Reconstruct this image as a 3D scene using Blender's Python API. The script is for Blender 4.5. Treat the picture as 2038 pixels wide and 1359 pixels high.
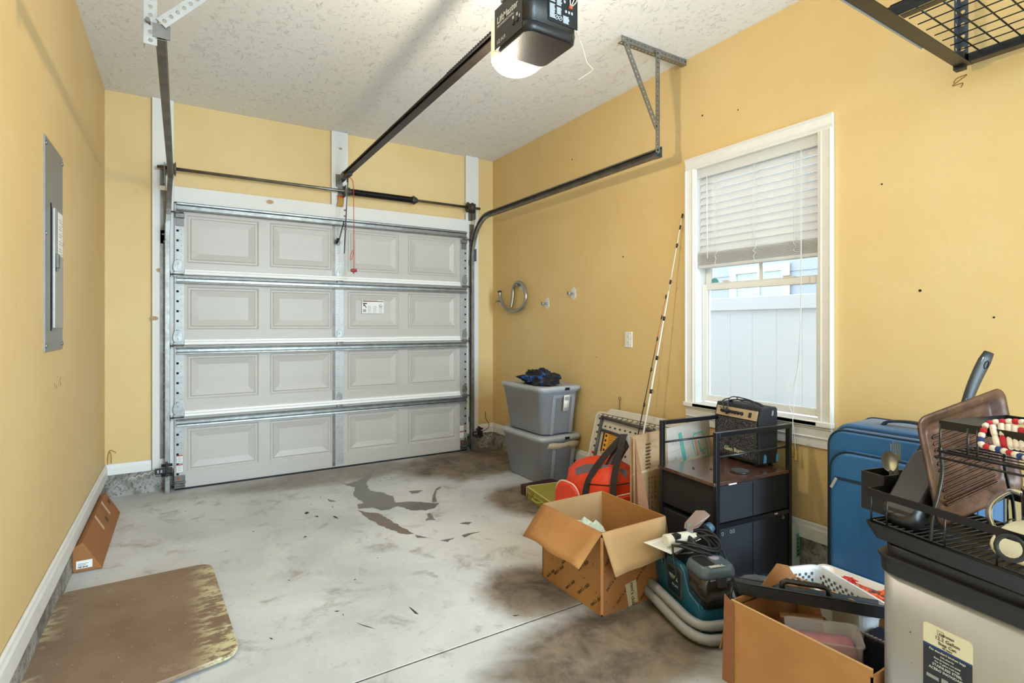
import bpy, math, random
from mathutils import Vector, Matrix, noise
S = bpy.context.scene
COL = S.collection
for o in list(bpy.data.objects): bpy.data.objects.remove(o)
random.seed(7)
PI = math.pi
# ---------------------------------------------------------------- camera
CAMH, FPX, YAW = 1.2488, 1063.6, math.radians(31.748)
cd = bpy.data.cameras.new('camera'); cam = bpy.data.objects.new('camera', cd); COL.objects.link(cam)
cam.location = (0, 0, CAMH); cam.rotation_euler = (PI/2, 0, -YAW)
cd.sensor_width = 36; cd.lens = 36*FPX/2038; cd.shift_y = -(679.5-647.0)/2038; cd.clip_start = .05; cd.clip_end = 60
S.camera = cam
# ---------------------------------------------------------------- world, lamps, exposure
S.view_settings.view_transform = 'Standard'; S.view_settings.look = 'None'; S.view_settings.gamma = 1
S.view_settings.use_curve_mapping = False; S.view_settings.exposure = 0.80
W = bpy.data.worlds.new('sky'); S.world = W; W.use_nodes = True
W.node_tree.nodes['Background'].inputs[0].default_value = (.86, .93, 1, 1)
W.node_tree.nodes['Background'].inputs[1].default_value = 3.6
def area(name, loc, rot, sx, sy, e, col=(1, 1, 1)):
    l = bpy.data.lights.new(name, 'AREA'); l.shape = 'RECTANGLE'; l.size = sx; l.size_y = sy; l.energy = e; l.color = col
    o = bpy.data.objects.new(name, l); COL.objects.link(o); o.location = loc; o.rotation_euler = rot; return o
area('rear_fill_top', (1.5, -2.6, 2.92), (math.radians(12), math.radians(6), 0), 1.6, 2.0, 170, (.56, .785, 1))  # added soft fill overhead behind the camera, no real fixture
area('rear_fill_back', (1.85, -5.0, 1.5), (PI/2+.12, 0, math.radians(8)), 1.7, 2.6, 250, (.53, .765, 1))  # added fill before the closed back wall, no door opening there
def lamp(name, loc, r, e, col):
    l = bpy.data.lights.new(name, 'POINT'); l.shadow_soft_size = r; l.energy = e; l.color = col
    o = bpy.data.objects.new(name, l); COL.objects.link(o); o.location = loc; return o
lamp('opener_bulb', (1.165, 2.0, 2.20), .05, 21, (1, .86, .68))
# ---------------------------------------------------------------- materials
def lin(c): return c/12.92 if c <= .04045 else ((c+.055)/1.055)**2.4
def rgb(h):
    h = h.lstrip('#'); return tuple(lin(int(h[i:i+2], 16)/255) for i in (0, 2, 4))
MC = {}
def mat(name, col='808080', rough=.5, metal=0, var=0, vs=6, bump=0, bs=60, alpha=1, trans=0, emit=None, es=0, stretch=None, spec=.5, coat=0):
    if name in MC: return MC[name]
    m = bpy.data.materials.new(name); m.use_nodes = True; MC[name] = m
    nt = m.node_tree; b = nt.nodes['Principled BSDF']; N = nt.nodes.new; L = nt.links.new
    c = rgb(col) if isinstance(col, str) else col
    b.inputs['Base Color'].default_value = (*c, 1); b.inputs['Roughness'].default_value = rough; b.inputs['Metallic'].default_value = metal
    b.inputs['Specular IOR Level'].default_value = spec
    if coat: b.inputs['Coat Weight'].default_value = coat
    if trans: b.inputs['Transmission Weight'].default_value = trans
    if alpha < 1: b.inputs['Alpha'].default_value = alpha
    if emit: b.inputs['Emission Color'].default_value = (*rgb(emit), 1); b.inputs['Emission Strength'].default_value = es
    if var or bump:
        g = N('ShaderNodeNewGeometry'); mp = N('ShaderNodeMapping'); L(g.outputs['Position'], mp.inputs[0])
        if stretch: mp.inputs['Scale'].default_value = stretch
    if var:
        n = N('ShaderNodeTexNoise'); n.inputs['Scale'].default_value = vs; n.inputs['Detail'].default_value = 5; n.inputs['Roughness'].default_value = .6
        L(mp.outputs[0], n.inputs[0]); r = N('ShaderNodeMapRange'); r.inputs[1].default_value = .3; r.inputs[2].default_value = .7
        r.inputs[3].default_value = 1-var; r.inputs[4].default_value = 1+var*.6; L(n.outputs[0], r.inputs[0])
        mx = N('ShaderNodeVectorMath'); mx.operation = 'SCALE'; mx.inputs[0].default_value = c; L(r.outputs[0], mx.inputs['Scale']); L(mx.outputs[0], b.inputs['Base Color'])
    if bump:
        n = N('ShaderNodeTexNoise'); n.inputs['Scale'].default_value = bs; n.inputs['Detail'].default_value = 4; L(mp.outputs[0], n.inputs[0])
        bp = N('ShaderNodeBump'); bp.inputs['Strength'].default_value = bump; bp.inputs['Distance'].default_value = .01
        L(n.outputs[0], bp.inputs['Height']); L(bp.outputs[0], b.inputs['Normal'])
    return m
class G:   # small node-graph helper
    def __init__(s, m): s.nt = m.node_tree; s.b = s.nt.nodes['Principled BSDF']; g = s.n('ShaderNodeNewGeometry'); s.pos = g.outputs['Position']
    def n(s, t, **k):
        x = s.nt.nodes.new(t)
        for a, v in k.items(): setattr(x, a, v)
        return x
    def put(s, sock, v):
        if hasattr(v, 'is_output') or isinstance(v, bpy.types.NodeSocket): s.nt.links.new(v, sock)
        else: sock.default_value = v
    def noise(s, scale, detail=5, rough=.6, vec=None, st=None, dist=0):
        v = vec or s.pos
        if st: mp = s.n('ShaderNodeMapping'); s.put(mp.inputs[0], v); mp.inputs['Scale'].default_value = st; v = mp.outputs[0]
        x = s.n('ShaderNodeTexNoise'); s.put(x.inputs[0], v); x.inputs['Scale'].default_value = scale; x.inputs['Detail'].default_value = detail; x.inputs['Roughness'].default_value = rough; x.inputs['Distortion'].default_value = dist
        return x.outputs[0]
    def math(s, op, a, b=0., c=0.):
        x = s.n('ShaderNodeMath', operation=op); s.put(x.inputs[0], a); s.put(x.inputs[1], b); s.put(x.inputs[2], c); return x.outputs[0]
    def rng(s, v, a, b, c=0., d=1.):
        x = s.n('ShaderNodeMapRange'); x.interpolation_type = 'SMOOTHSTEP'; s.put(x.inputs[0], v)
        for i, q in enumerate((a, b, c, d)): x.inputs[i+1].default_value = q
        return x.outputs[0]
    def mix(s, f, a, b):
        x = s.n('ShaderNodeMix', data_type='RGBA'); s.put(x.inputs[0], f)
        for i, v in ((6, a), (7, b)):
            if isinstance(v, str): v = (*rgb(v), 1)
            s.put(x.inputs[i], v)
        return x.outputs[2]
    def xyz(s, v=None):
        x = s.n('ShaderNodeSeparateXYZ'); s.put(x.inputs[0], v or s.pos); return x.outputs
    def ell(s, cx, cy, rx, ry, soft=.3, wob=.25, wn=None):   # 1 inside a wobbly ellipse on the floor
        x, y, z = s.xyz()
        a = s.math('DIVIDE', s.math('SUBTRACT', x, cx), rx); b = s.math('DIVIDE', s.math('SUBTRACT', y, cy), ry)
        d = s.math('SQRT', s.math('ADD', s.math('MULTIPLY', a, a), s.math('MULTIPLY', b, b)))
        if wn is not None: d = s.math('ADD', d, s.math('MULTIPLY', s.math('SUBTRACT', wn, .5), wob*2))
        return s.rng(d, 1+soft, 1-soft)
    def bump(s, h, st, dist=.01):
        x = s.n('ShaderNodeBump'); x.inputs['Strength'].default_value = st; x.inputs['Distance'].default_value = dist; s.put(x.inputs['Height'], h); s.put(s.b.inputs['Normal'], x.outputs[0])
    def color(s, c): s.put(s.b.inputs['Base Color'], c)
def newmat(name, rough=.6):
    m = bpy.data.materials.new(name); m.use_nodes = True; MC[name] = m; g = G(m); g.b.inputs['Roughness'].default_value = rough; return m, g
# ---------------------------------------------------------------- mesh builder
def rrect(x0, x1, y0, y1, r, n=5):
    p = []
    for cx, cy, a in ((x1-r, y1-r, 0), (x0+r, y1-r, 90), (x0+r, y0+r, 180), (x1-r, y0+r, 270)):
        for i in range(n+1):
            t = math.radians(a+90*i/n); p.append((cx+r*math.cos(t), cy+r*math.sin(t)))
    return p
class MB:
    def __init__(s): s.v = []; s.f = []; s.mi = []; s.sm = []; s.cur = 0
    def mat(s, i): s.cur = i; return s
    def add(s, vs, fs, smooth=False):
        o = len(s.v); s.v += [Vector(v) for v in vs]
        for f in fs: s.f.append([o+i for i in f]); s.mi.append(s.cur); s.sm.append(smooth)
        return s
    def box(s, x0, x1, y0, y1, z0, z1):
        v = [(x, y, z) for z in (z0, z1) for y in (y0, y1) for x in (x0, x1)]
        return s.add(v, [(0, 2, 3, 1), (4, 5, 7, 6), (0, 1, 5, 4), (2, 6, 7, 3), (0, 4, 6, 2), (1, 3, 7, 5)])
    def hexa(s, b, t):      # two quads, bottom and top, same winding (ccw seen from above)
        return s.add(list(b)+list(t), [(3, 2, 1, 0), (4, 5, 6, 7), (0, 1, 5, 4), (1, 2, 6, 5), (2, 3, 7, 6), (3, 0, 4, 7)])
    def beam(s, a, b, w, h, up=(0, 0, 1)):   # box from a to b, width w, height h
        a = Vector(a); b = Vector(b); d = (b-a).normalized(); u = Vector(up); r = d.cross(u)
        if r.length < 1e-4: r = d.cross(Vector((1, 0, 0)))
        r.normalize(); u = r.cross(d); r = r*w/2; u = u*h/2
        return s.hexa([a-r-u, a+r-u, a+r+u, a-r+u], [b-r-u, b+r-u, b+r+u, b-r+u])
    def loft(s, loops, cap0=True, cap1=True, smooth=False, close=True):
        n = len(loops[0]); o = len(s.v)
        for l in loops: s.v += [Vector(p) for p in l]
        for k in range(len(loops)-1):
            for i in range(n if close else n-1):
                j = (i+1) % n; s.f.append([o+k*n+i, o+k*n+j, o+(k+1)*n+j, o+(k+1)*n+i]); s.mi.append(s.cur); s.sm.append(smooth)
        if cap0: s.f.append([o+i for i in reversed(range(n))]); s.mi.append(s.cur); s.sm.append(False)
        if cap1: s.f.append([o+(len(loops)-1)*n+i for i in range(n)]); s.mi.append(s.cur); s.sm.append(False)
        return s
    def prism(s, pts, a, b, ax='z', smooth=False):
        f = {'z': lambda p, t: (p[0], p[1], t), 'x': lambda p, t: (t, p[0], p[1]), 'y': lambda p, t: (p[0], t, p[1])}[ax]
        return s.loft([[f(p, a) for p in pts], [f(p, b) for p in pts]], smooth=smooth)
    def tube(s, path, r, n=8, cap=True, closed=False, rr=None, flat=1):
        P = [Vector(p) for p in path]; k = len(P); up = None; loops = []
        for i in range(k):
            d = (P[min(i+1, k-1)]-P[max(i-1, 0)]) if not closed else (P[(i+1) % k]-P[i-1])
            d.normalize()
            if up is None:
                up = Vector((0, 0, 1)) if abs(d.z) < .9 else Vector((1, 0, 0))
            up = (up-d*up.dot(d)); up.normalize(); q = d.cross(up); R = rr[i] if rr else r
            loops.append([P[i]+q*R*math.cos(2*PI*j/n)+up*R*flat*math.sin(2*PI*j/n) for j in range(n)])
        if closed: loops.append(loops[0])
        return s.loft(loops, cap and not closed, cap and not closed, smooth=True)
    def cyl(s, a, b, r, n=16, r2=None): return s.tube([a, b], r, n, rr=[r, r if r2 is None else r2])
    def lathe(s, prof, c, n=20, M=None):
        M = M or Matrix(); c = Vector(c); loops = [[c+(M @ Vector((r*math.cos(2*PI*j/n), r*math.sin(2*PI*j/n), z))) for j in range(n)] for r, z in prof]
        return s.loft(loops, smooth=True)
    def ribbon(s, path, w, t, wd=None):   # strap: path, width dir wd
        P = [Vector(p) for p in path]; loops = []; k = len(P)
        for i in range(k):
            d = (P[min(i+1, k-1)]-P[max(i-1, 0)]).normalized(); a = Vector(wd[i] if isinstance(wd, list) else wd); a = (a-d*a.dot(d)).normalized(); u = d.cross(a)
            loops.append([P[i]-a*w/2-u*t/2, P[i]+a*w/2-u*t/2, P[i]+a*w/2+u*t/2, P[i]-a*w/2+u*t/2])
        return s.loft(loops)
    def sheet(s, grid, t=.001, up=(0, 0, 1)):   # grid of points, thickened
        R = len(grid); C = len(grid[0]); u = Vector(up)*t; o = len(s.v)
        for l in (0, 1):
            for row in grid: s.v += [Vector(p)+u*l for p in row]
        n = R*C; q = lambda l, i, j: o+l*n+i*C+j
        def F(f, sm=True): s.f.append(f); s.mi.append(s.cur); s.sm.append(sm)
        for i in range(R-1):
            for j in range(C-1):
                F([q(1, i, j), q(1, i, j+1), q(1, i+1, j+1), q(1, i+1, j)]); F([q(0, i, j), q(0, i+1, j), q(0, i+1, j+1), q(0, i, j+1)])
        for i in range(R-1):
            F([q(0, i, 0), q(1, i, 0), q(1, i+1, 0), q(0, i+1, 0)], 0); F([q(0, i, C-1), q(0, i+1, C-1), q(1, i+1, C-1), q(1, i, C-1)], 0)
        for j in range(C-1):
            F([q(0, 0, j), q(0, 0, j+1), q(1, 0, j+1), q(1, 0, j)], 0); F([q(0, R-1, j), q(1, R-1, j), q(1, R-1, j+1), q(0, R-1, j+1)], 0)
        return s
    def perf(s, a, b, w, nrm, pitch=.025, r=.006, t=.002):   # perforated steel strip a->b, width w across, normal nrm, real round holes
        a = Vector(a); b = Vector(b); d = (b-a); Ln = d.length; d.normalize(); nn = Vector(nrm); nn = (nn-d*nn.dot(d)).normalized(); q = nn.cross(d)
        k = max(1, round(Ln/pitch)); p = Ln/k
        for i in range(k):
            c = a+d*(i+.5)*p
            sq = [(-p/2, -w/2), (0, -w/2), (p/2, -w/2), (p/2, 0), (p/2, w/2), (0, w/2), (-p/2, w/2), (-p/2, 0)]
            ho = [(r*math.cos(math.radians(225+45*j)), r*math.sin(math.radians(225+45*j))) for j in range(8)]
            vs = [c+d*x+q*y+nn*(t/2*l) for l in (-1, 1) for x, y in sq+ho]
            fs = []
            for j in range(8):
                m = (j+1) % 8; fs += [(m, j, j+8, m+8), (16+j, 16+m, 24+m, 24+j), (j+8, j+24, m+24, m+8), (j, m, 16+m, 16+j)]
            s.add(vs, fs)
        return s
    def xf(s, M):
        s.v = [M @ v for v in s.v]; return s
    def build(s, name, mats, parent=None, world=True, bevel=0, seg=2, smooth=None, kind=None, label=None):
        if not isinstance(mats, (list, tuple)): mats = [mats]
        me = bpy.data.meshes.new(name); vs = s.v
        if parent is not None and world:
            Mi = ROOT[parent.name].inverted(); vs = [Mi @ v for v in vs]
        me.from_pydata([tuple(v) for v in vs], [], s.f)
        for m in mats: me.materials.append(m)
        me.polygons.foreach_set('material_index', s.mi)
        me.polygons.foreach_set('use_smooth', [bool(x) if smooth is None else smooth for x in s.sm])
        me.update()
        o = bpy.data.objects.new(name, me); COL.objects.link(o)
        if parent is not None: o.parent = parent; ROOT[o.name] = ROOT[parent.name]
        else: ROOT[o.name] = Matrix()
        if bevel:
            b = o.modifiers.new('bevel', 'BEVEL'); b.width = bevel; b.segments = seg; b.limit_method = 'ANGLE'; b.angle_limit = math.radians(35)
        if kind: o['kind'] = kind
        if label: o['label'] = label
        return o
ROOT = {}
def thing(name, label, cat, loc=(0, 0, 0), rz=0, group=None, kind=None):
    o = bpy.data.objects.new(name, None); COL.objects.link(o); o.empty_display_size = .05
    o.location = loc; o.rotation_euler = (0, 0, rz); ROOT[o.name] = Matrix.Translation(loc) @ Matrix.Rotation(rz, 4, 'Z')
    if kind: o['kind'] = kind
    else: o['label'] = label; o['category'] = cat
    if group: o['group'] = group
    return o
def tag(o, label, cat, group=None):
    o['label'] = label; o['category'] = cat
    if group: o['group'] = group
    return o
def struct(o): o['kind'] = 'structure'; return o
def text(body, size, m, parent, o, right, up, name='lettering', ext=.0004, align='LEFT', bold=0, xs=1, off=.0006, world=True):
    cu = bpy.data.curves.new('t', 'FONT'); cu.body = body; cu.size = size; cu.extrude = ext; cu.align_x = align; cu.offset = bold; cu.resolution_u = 2
    ob = bpy.data.objects.new('t', cu); COL.objects.link(ob); dg = bpy.context.evaluated_depsgraph_get(); dg.update()
    me = bpy.data.meshes.new_from_object(ob.evaluated_get(dg)); bpy.data.objects.remove(ob)
    r = Vector(right).normalized(); u = Vector(up); u = (u-r*u.dot(r)).normalized(); n = r.cross(u)
    M = Matrix(((r.x*xs, u.x, n.x, o[0]+n.x*off), (r.y*xs, u.y, n.y, o[1]+n.y*off), (r.z*xs, u.z, n.z, o[2]+n.z*off), (0, 0, 0, 1)))
    if parent is not None and world: M = ROOT[parent.name].inverted() @ M
    me.transform(M); me.materials.clear(); me.materials.append(m)
    t = bpy.data.objects.new(name, me); COL.objects.link(t)
    if parent is not None: t.parent = parent; ROOT[t.name] = ROOT[parent.name]
    return t
def arc(c, r, a0, a1, n, ax='xz'):
    out = []
    for i in range(n+1):
        t = math.radians(a0+(a1-a0)*i/n); p = [r*math.cos(t), r*math.sin(t)]
        out.append({'xz': (c[0]+p[0], c[1], c[2]+p[1]), 'yz': (c[0], c[1]+p[0], c[2]+p[1]), 'xy': (c[0]+p[0], c[1]+p[1], c[2])}[ax])
    return out
def spline(pts, n=8, closed=False):
    P = [Vector(p) for p in pts]; out = []; k = len(P)
    for i in range(k if closed else k-1):
        if closed: a, b, c, d = P[i-1], P[i], P[(i+1) % k], P[(i+2) % k]
        else: a, b, c, d = P[max(i-1, 0)], P[i], P[i+1], P[min(i+2, k-1)]
        for j in range(n):
            t = j/n; out.append(.5*((2*b)+(c-a)*t+(2*a-5*b+4*c-d)*t*t+(3*b-a-3*c+d)*t*t*t))
    if not closed: out.append(P[-1])
    return out
def blob(c, r, amp, seed, nu=40, nv=20, freq=2.5, floor=None):
    c = Vector(c); loops = []
    for i in range(1, nv):
        th = PI*i/nv; row = []
        for j in range(nu):
            ph = 2*PI*j/nu; d = Vector((math.sin(th)*math.cos(ph), math.sin(th)*math.sin(ph), -math.cos(th)))
            k = 1+amp*noise.fractal(d*freq+Vector((seed, 0, 0)), .6, 2, 4); p = Vector((c.x+d.x*r[0]*k, c.y+d.y*r[1]*k, c.z+d.z*r[2]*k))
            if floor is not None: p.z = max(p.z, floor)
            row.append(p)
        loops.append(row)
    b = MB(); b.loft(loops, smooth=True); return b
XL, XR, D, ZC = -.470, 2.752, 4.826, 2.948
YB = -5.2
# ---------------------------------------------------------------- surface materials
wall, g = newmat('yellow_paint', .55)
n1 = g.noise(1.3, 4); n2 = g.noise(9, 5)
c = g.mix(g.rng(n1, .35, .65), 'DDC18A', 'DABB80'); c = g.mix(g.math('MULTIPLY', g.rng(n2, .66, .74), .25), c, 'C8A764')
g.color(c); g.bump(g.noise(160, 3), .12, .004)
ceil, g = newmat('knockdown_ceiling', .85)
k = g.rng(g.noise(24, 5, .6, dist=.8, st=(1, .6, 1)), .60, .64); k2 = g.rng(g.noise(50, 4, .6), .62, .68)
g.color(g.mix(g.noise(1, 3), 'EAEBEC', 'F0F1F2')); g.bump(g.math('ADD', k, g.math('MULTIPLY', k2, .5)), .7, .008)
conc, g = newmat('concrete_floor', .62)
nA = g.noise(1.1, 6, .62, dist=.4); nB = g.noise(5, 7, .68, dist=.5); nC = g.noise(30, 6, .7)
st = g.noise(3, 6, .7, st=(1, .35, 1), dist=.6)
c = g.mix(g.rng(nA, .3, .7), 'BCBEC0', 'DADCDE'); c = g.mix(g.math('MULTIPLY', g.rng(nB, .52, .7), .7), c, '908D87')
c = g.mix(g.math('MULTIPLY', g.rng(st, .55, .72), .45), c, 'E2E3E4'); c = g.mix(g.math('MULTIPLY', g.rng(nC, .58, .7), .35), c, '7F7D78')
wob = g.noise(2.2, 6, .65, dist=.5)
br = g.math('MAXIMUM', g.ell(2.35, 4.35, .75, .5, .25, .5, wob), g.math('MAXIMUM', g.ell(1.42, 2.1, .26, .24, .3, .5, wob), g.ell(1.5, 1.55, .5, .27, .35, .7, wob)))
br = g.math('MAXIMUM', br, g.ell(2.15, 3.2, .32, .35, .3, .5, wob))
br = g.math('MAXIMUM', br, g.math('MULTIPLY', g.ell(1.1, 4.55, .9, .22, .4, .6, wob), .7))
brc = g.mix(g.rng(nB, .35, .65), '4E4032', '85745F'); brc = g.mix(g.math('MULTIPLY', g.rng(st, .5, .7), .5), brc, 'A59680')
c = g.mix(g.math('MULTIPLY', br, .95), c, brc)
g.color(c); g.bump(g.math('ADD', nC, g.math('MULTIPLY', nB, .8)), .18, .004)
g.put(g.b.inputs['Roughness'], g.rng(nA, .3, .7, .5, .72))
curbm, g = newmat('stained_curb_concrete', .8)
x, y, z = g.xyz(); nn = g.noise(7, 6, .7); n3 = g.noise(60, 5, .7)
c = g.mix(g.rng(nn, .4, .62), 'A9A69E', '6E665B'); c = g.mix(g.rng(n3, .5, .66), c, '57524B')
g.color(c); g.bump(g.math('ADD', n3, nn), .7, .006)
white = mat('white_trim_paint', 'E4E2DE', .4, bump=.06, bs=80, var=.04, vs=12)
lumber, g = newmat('white_primed_lumber', .5)
n = g.noise(5, 5, .6, st=(1, 1, .4)); g.color(g.mix(g.rng(n, .62, .72), 'DDDAD4', 'CFCBC3')); g.bump(g.noise(40, 4, .6, st=(3, 3, .3)), .15, .004)
doorm = mat('white_door_steel', 'BDB8B1', .42, bump=.12, bs=90, var=.04, vs=3, stretch=(.25, 1, 3))
galv = mat('galvanised_steel', '8F908D', .38, .8, var=.28, vs=18, bump=.1, bs=50)
galvd = mat('dull_galvanised_steel', '74726D', .45, .75, var=.35, vs=12, bump=.12, bs=40)
galvw = mat('bright_zinc_stile', 'A9A9A7', .45, .4, var=.12, vs=20)
black = mat('black_plastic', '1B1B1D', .38); blackm = mat('matt_black', '141415', .75); dark = mat('dark_hole', '060606', .9)
bsteel = mat('black_painted_steel', '17171A', .32, .1, coat=.2)
card, g = newmat('kraft_cardboard', .8)
n = g.noise(3, 4); g.color(g.mix(g.rng(n, .3, .7), 'A8743F', 'BB8750')); g.bump(g.noise(45, 3), .06, .003)
cardin, g = newmat('corrugated_kraft', .85)
w = g.n('ShaderNodeTexWave'); w.bands_direction = 'DIAGONAL'; mp = g.n('ShaderNodeMapping'); g.put(mp.inputs[0], g.pos); mp.inputs['Scale'].default_value = (1, 1, 0); g.put(w.inputs[0], mp.outputs[0]); w.inputs['Scale'].default_value = 62; w.inputs['Distortion'].default_value = 1.5; w.inputs['Detail'].default_value = 2
g.color(g.mix(g.math('MULTIPLY', w.outputs[1], .35), 'C6A176', 'AE875B')); g.bump(w.outputs[1], .12, .002)
cardd = mat('dark_kraft_cardboard', '9A6537', .8, var=.1, vs=5); carde = mat('cardboard_edge', 'D2A777', .9)
ink = mat('black_print', '1E1A18', .7); whitep = mat('white_paper', 'E9E7E1', .8, var=.04, vs=20); redp = mat('red_print', 'C2352B', .6)
whitepl = mat('white_plastic', 'E3E2DE', .35)
# ---------------------------------------------------------------- room shell
def plane_box(name, m, *a): b = MB(); b.box(*a); return struct(b.build(name, m))
YJ = 1.876
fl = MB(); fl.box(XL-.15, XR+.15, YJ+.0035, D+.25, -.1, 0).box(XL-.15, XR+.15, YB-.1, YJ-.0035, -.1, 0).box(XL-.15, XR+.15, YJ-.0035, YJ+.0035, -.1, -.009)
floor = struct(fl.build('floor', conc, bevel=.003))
b = MB(); b.box(XL, XR, YJ-.0038, YJ+.0038, -.02, -.0018); struct(b.build('floor_joint', mat('joint_dirt', '6A5A4A', .95, var=.6, vs=60, bump=.8, bs=150)))
plane_box('ceiling', ceil, XL-.15, XR+.15, YB-.1, D+.15, ZC, ZC+.1)
plane_box('wall_left', wall, XL-.12, XL, YB, D+.12, .13, ZC)
plane_box('wall_back', wall, XL, XR, YB-.12, YB, 0, ZC)
WY0, WY1, WZ0, WZ1 = 1.478, 2.256, .765, 2.236     # window opening in the right wall
b = MB(); b.box(XR, XR+.13, YB, WY0, .13, ZC).box(XR, XR+.13, WY1, D+.12, .13, ZC).box(XR, XR+.13, WY0, WY1, .13, WZ0-.02).box(XR, XR+.13, WY0, WY1, WZ1, ZC)
struct(b.build('wall_right', wall))
osid = mat('outside_siding', 'D9DADC', .6)
b = MB(); b.box(XR+.131, XR+.15, YB, WY0, -.3, ZC).box(XR+.131, XR+.15, WY1, D+.12, -.3, ZC).box(XR+.131, XR+.15, WY0, WY1, -.3, WZ0).box(XR+.131, XR+.15, WY0, WY1, WZ1, ZC)
struct(b.build('wall_outside', osid))
DX0, DX1, DZ = -.05, 2.44, 2.185
b = MB(); b.box(XL, DX0, D, D+.12, .13, ZC).box(DX1, XR, D, D+.12, .13, ZC).box(DX0, DX1, D, D+.12, DZ, ZC)
struct(b.build('wall_front', wall))
b = MB(); b.box(XL-.12, XL+.004, YB, D+.12, -.02, .142).box(XL, DX0-.03, D-.006, D+.12, -.02, .17)
struct(b.build('trim_1', curbm))
b = MB(); b.box(XR-.012, XR+.13, YB, D+.12, -.02, .15).box(DX1+.06, XR, D-.03, D+.12, -.02, .165)
struct(b.build('trim_2', curbm))
def baseb(name, a, c, nrm, z0, z1):   # profile board
    b = MB(); a = Vector(a); c = Vector(c); n = Vector(nrm); pr = [(0, z0), (.016, z0), (.016, z1-.03), (.011, z1-.018), (.009, z1-.006), (.004, z1), (0, z1)]
    b.loft([[p+n*x+Vector((0, 0, z)) for x, z in pr] for p in (a, c)]); return struct(b.build(name, white))
baseb('baseboard_left', (XL+.002, D, 0), (XL+.002, YB, 0), (1, 0, 0), .143, .243)
baseb('baseboard_front', (XL, D-.004, 0), (-.19, D-.004, 0), (0, -1, 0), .165, .243)
baseb('baseboard_front.001', (2.565, D-.03, 0), (XR, D-.03, 0), (0, -1, 0), .155, .243)
baseb('baseboard_right', (XR-.012, YB, 0), (XR-.012, D, 0), (-1, 0, 0), .155, .243)
# lumber around the garage door
def board(name, x0, x1, z0, z1, t=.038): b = MB(); b.box(x0, x1, D-t, D, z0, z1); o = struct(b.build(name, lumber, bevel=.002)); return o
board('trim_3', -.185, -.048, .165, ZC-.001); board('trim_4', 1.114, 1.256, 2.303, ZC-.001); board('trim_5', 2.421, 2.564, .16, ZC-.001)
board('trim_6', -.048, 2.421, DZ, 2.303)
knotm = mat('pine_knot', 'B99A72', .7, var=.3, vs=60)
for x, z, r in ((.62, 2.262, .022), (-.172, 1.30, .02), (-.135, 1.66, .02), (1.19, 2.80, .012)):
    b = MB(); b.cyl((x, D-.0385, z), (x, D-.0392, z), r, 14); b.v = [Vector((x+(v.x-x)*1.3, v.y, z+(v.z-z)*.8)) for v in b.v]; struct(b.build('trim_knot', knotm))
# outer jamb / driveway reveal behind the door
b = MB(); b.box(DX0-.06, DX1+.06, D+.13, D+.16, -.02, ZC); struct(b.build('wall_outer', white))
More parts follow.
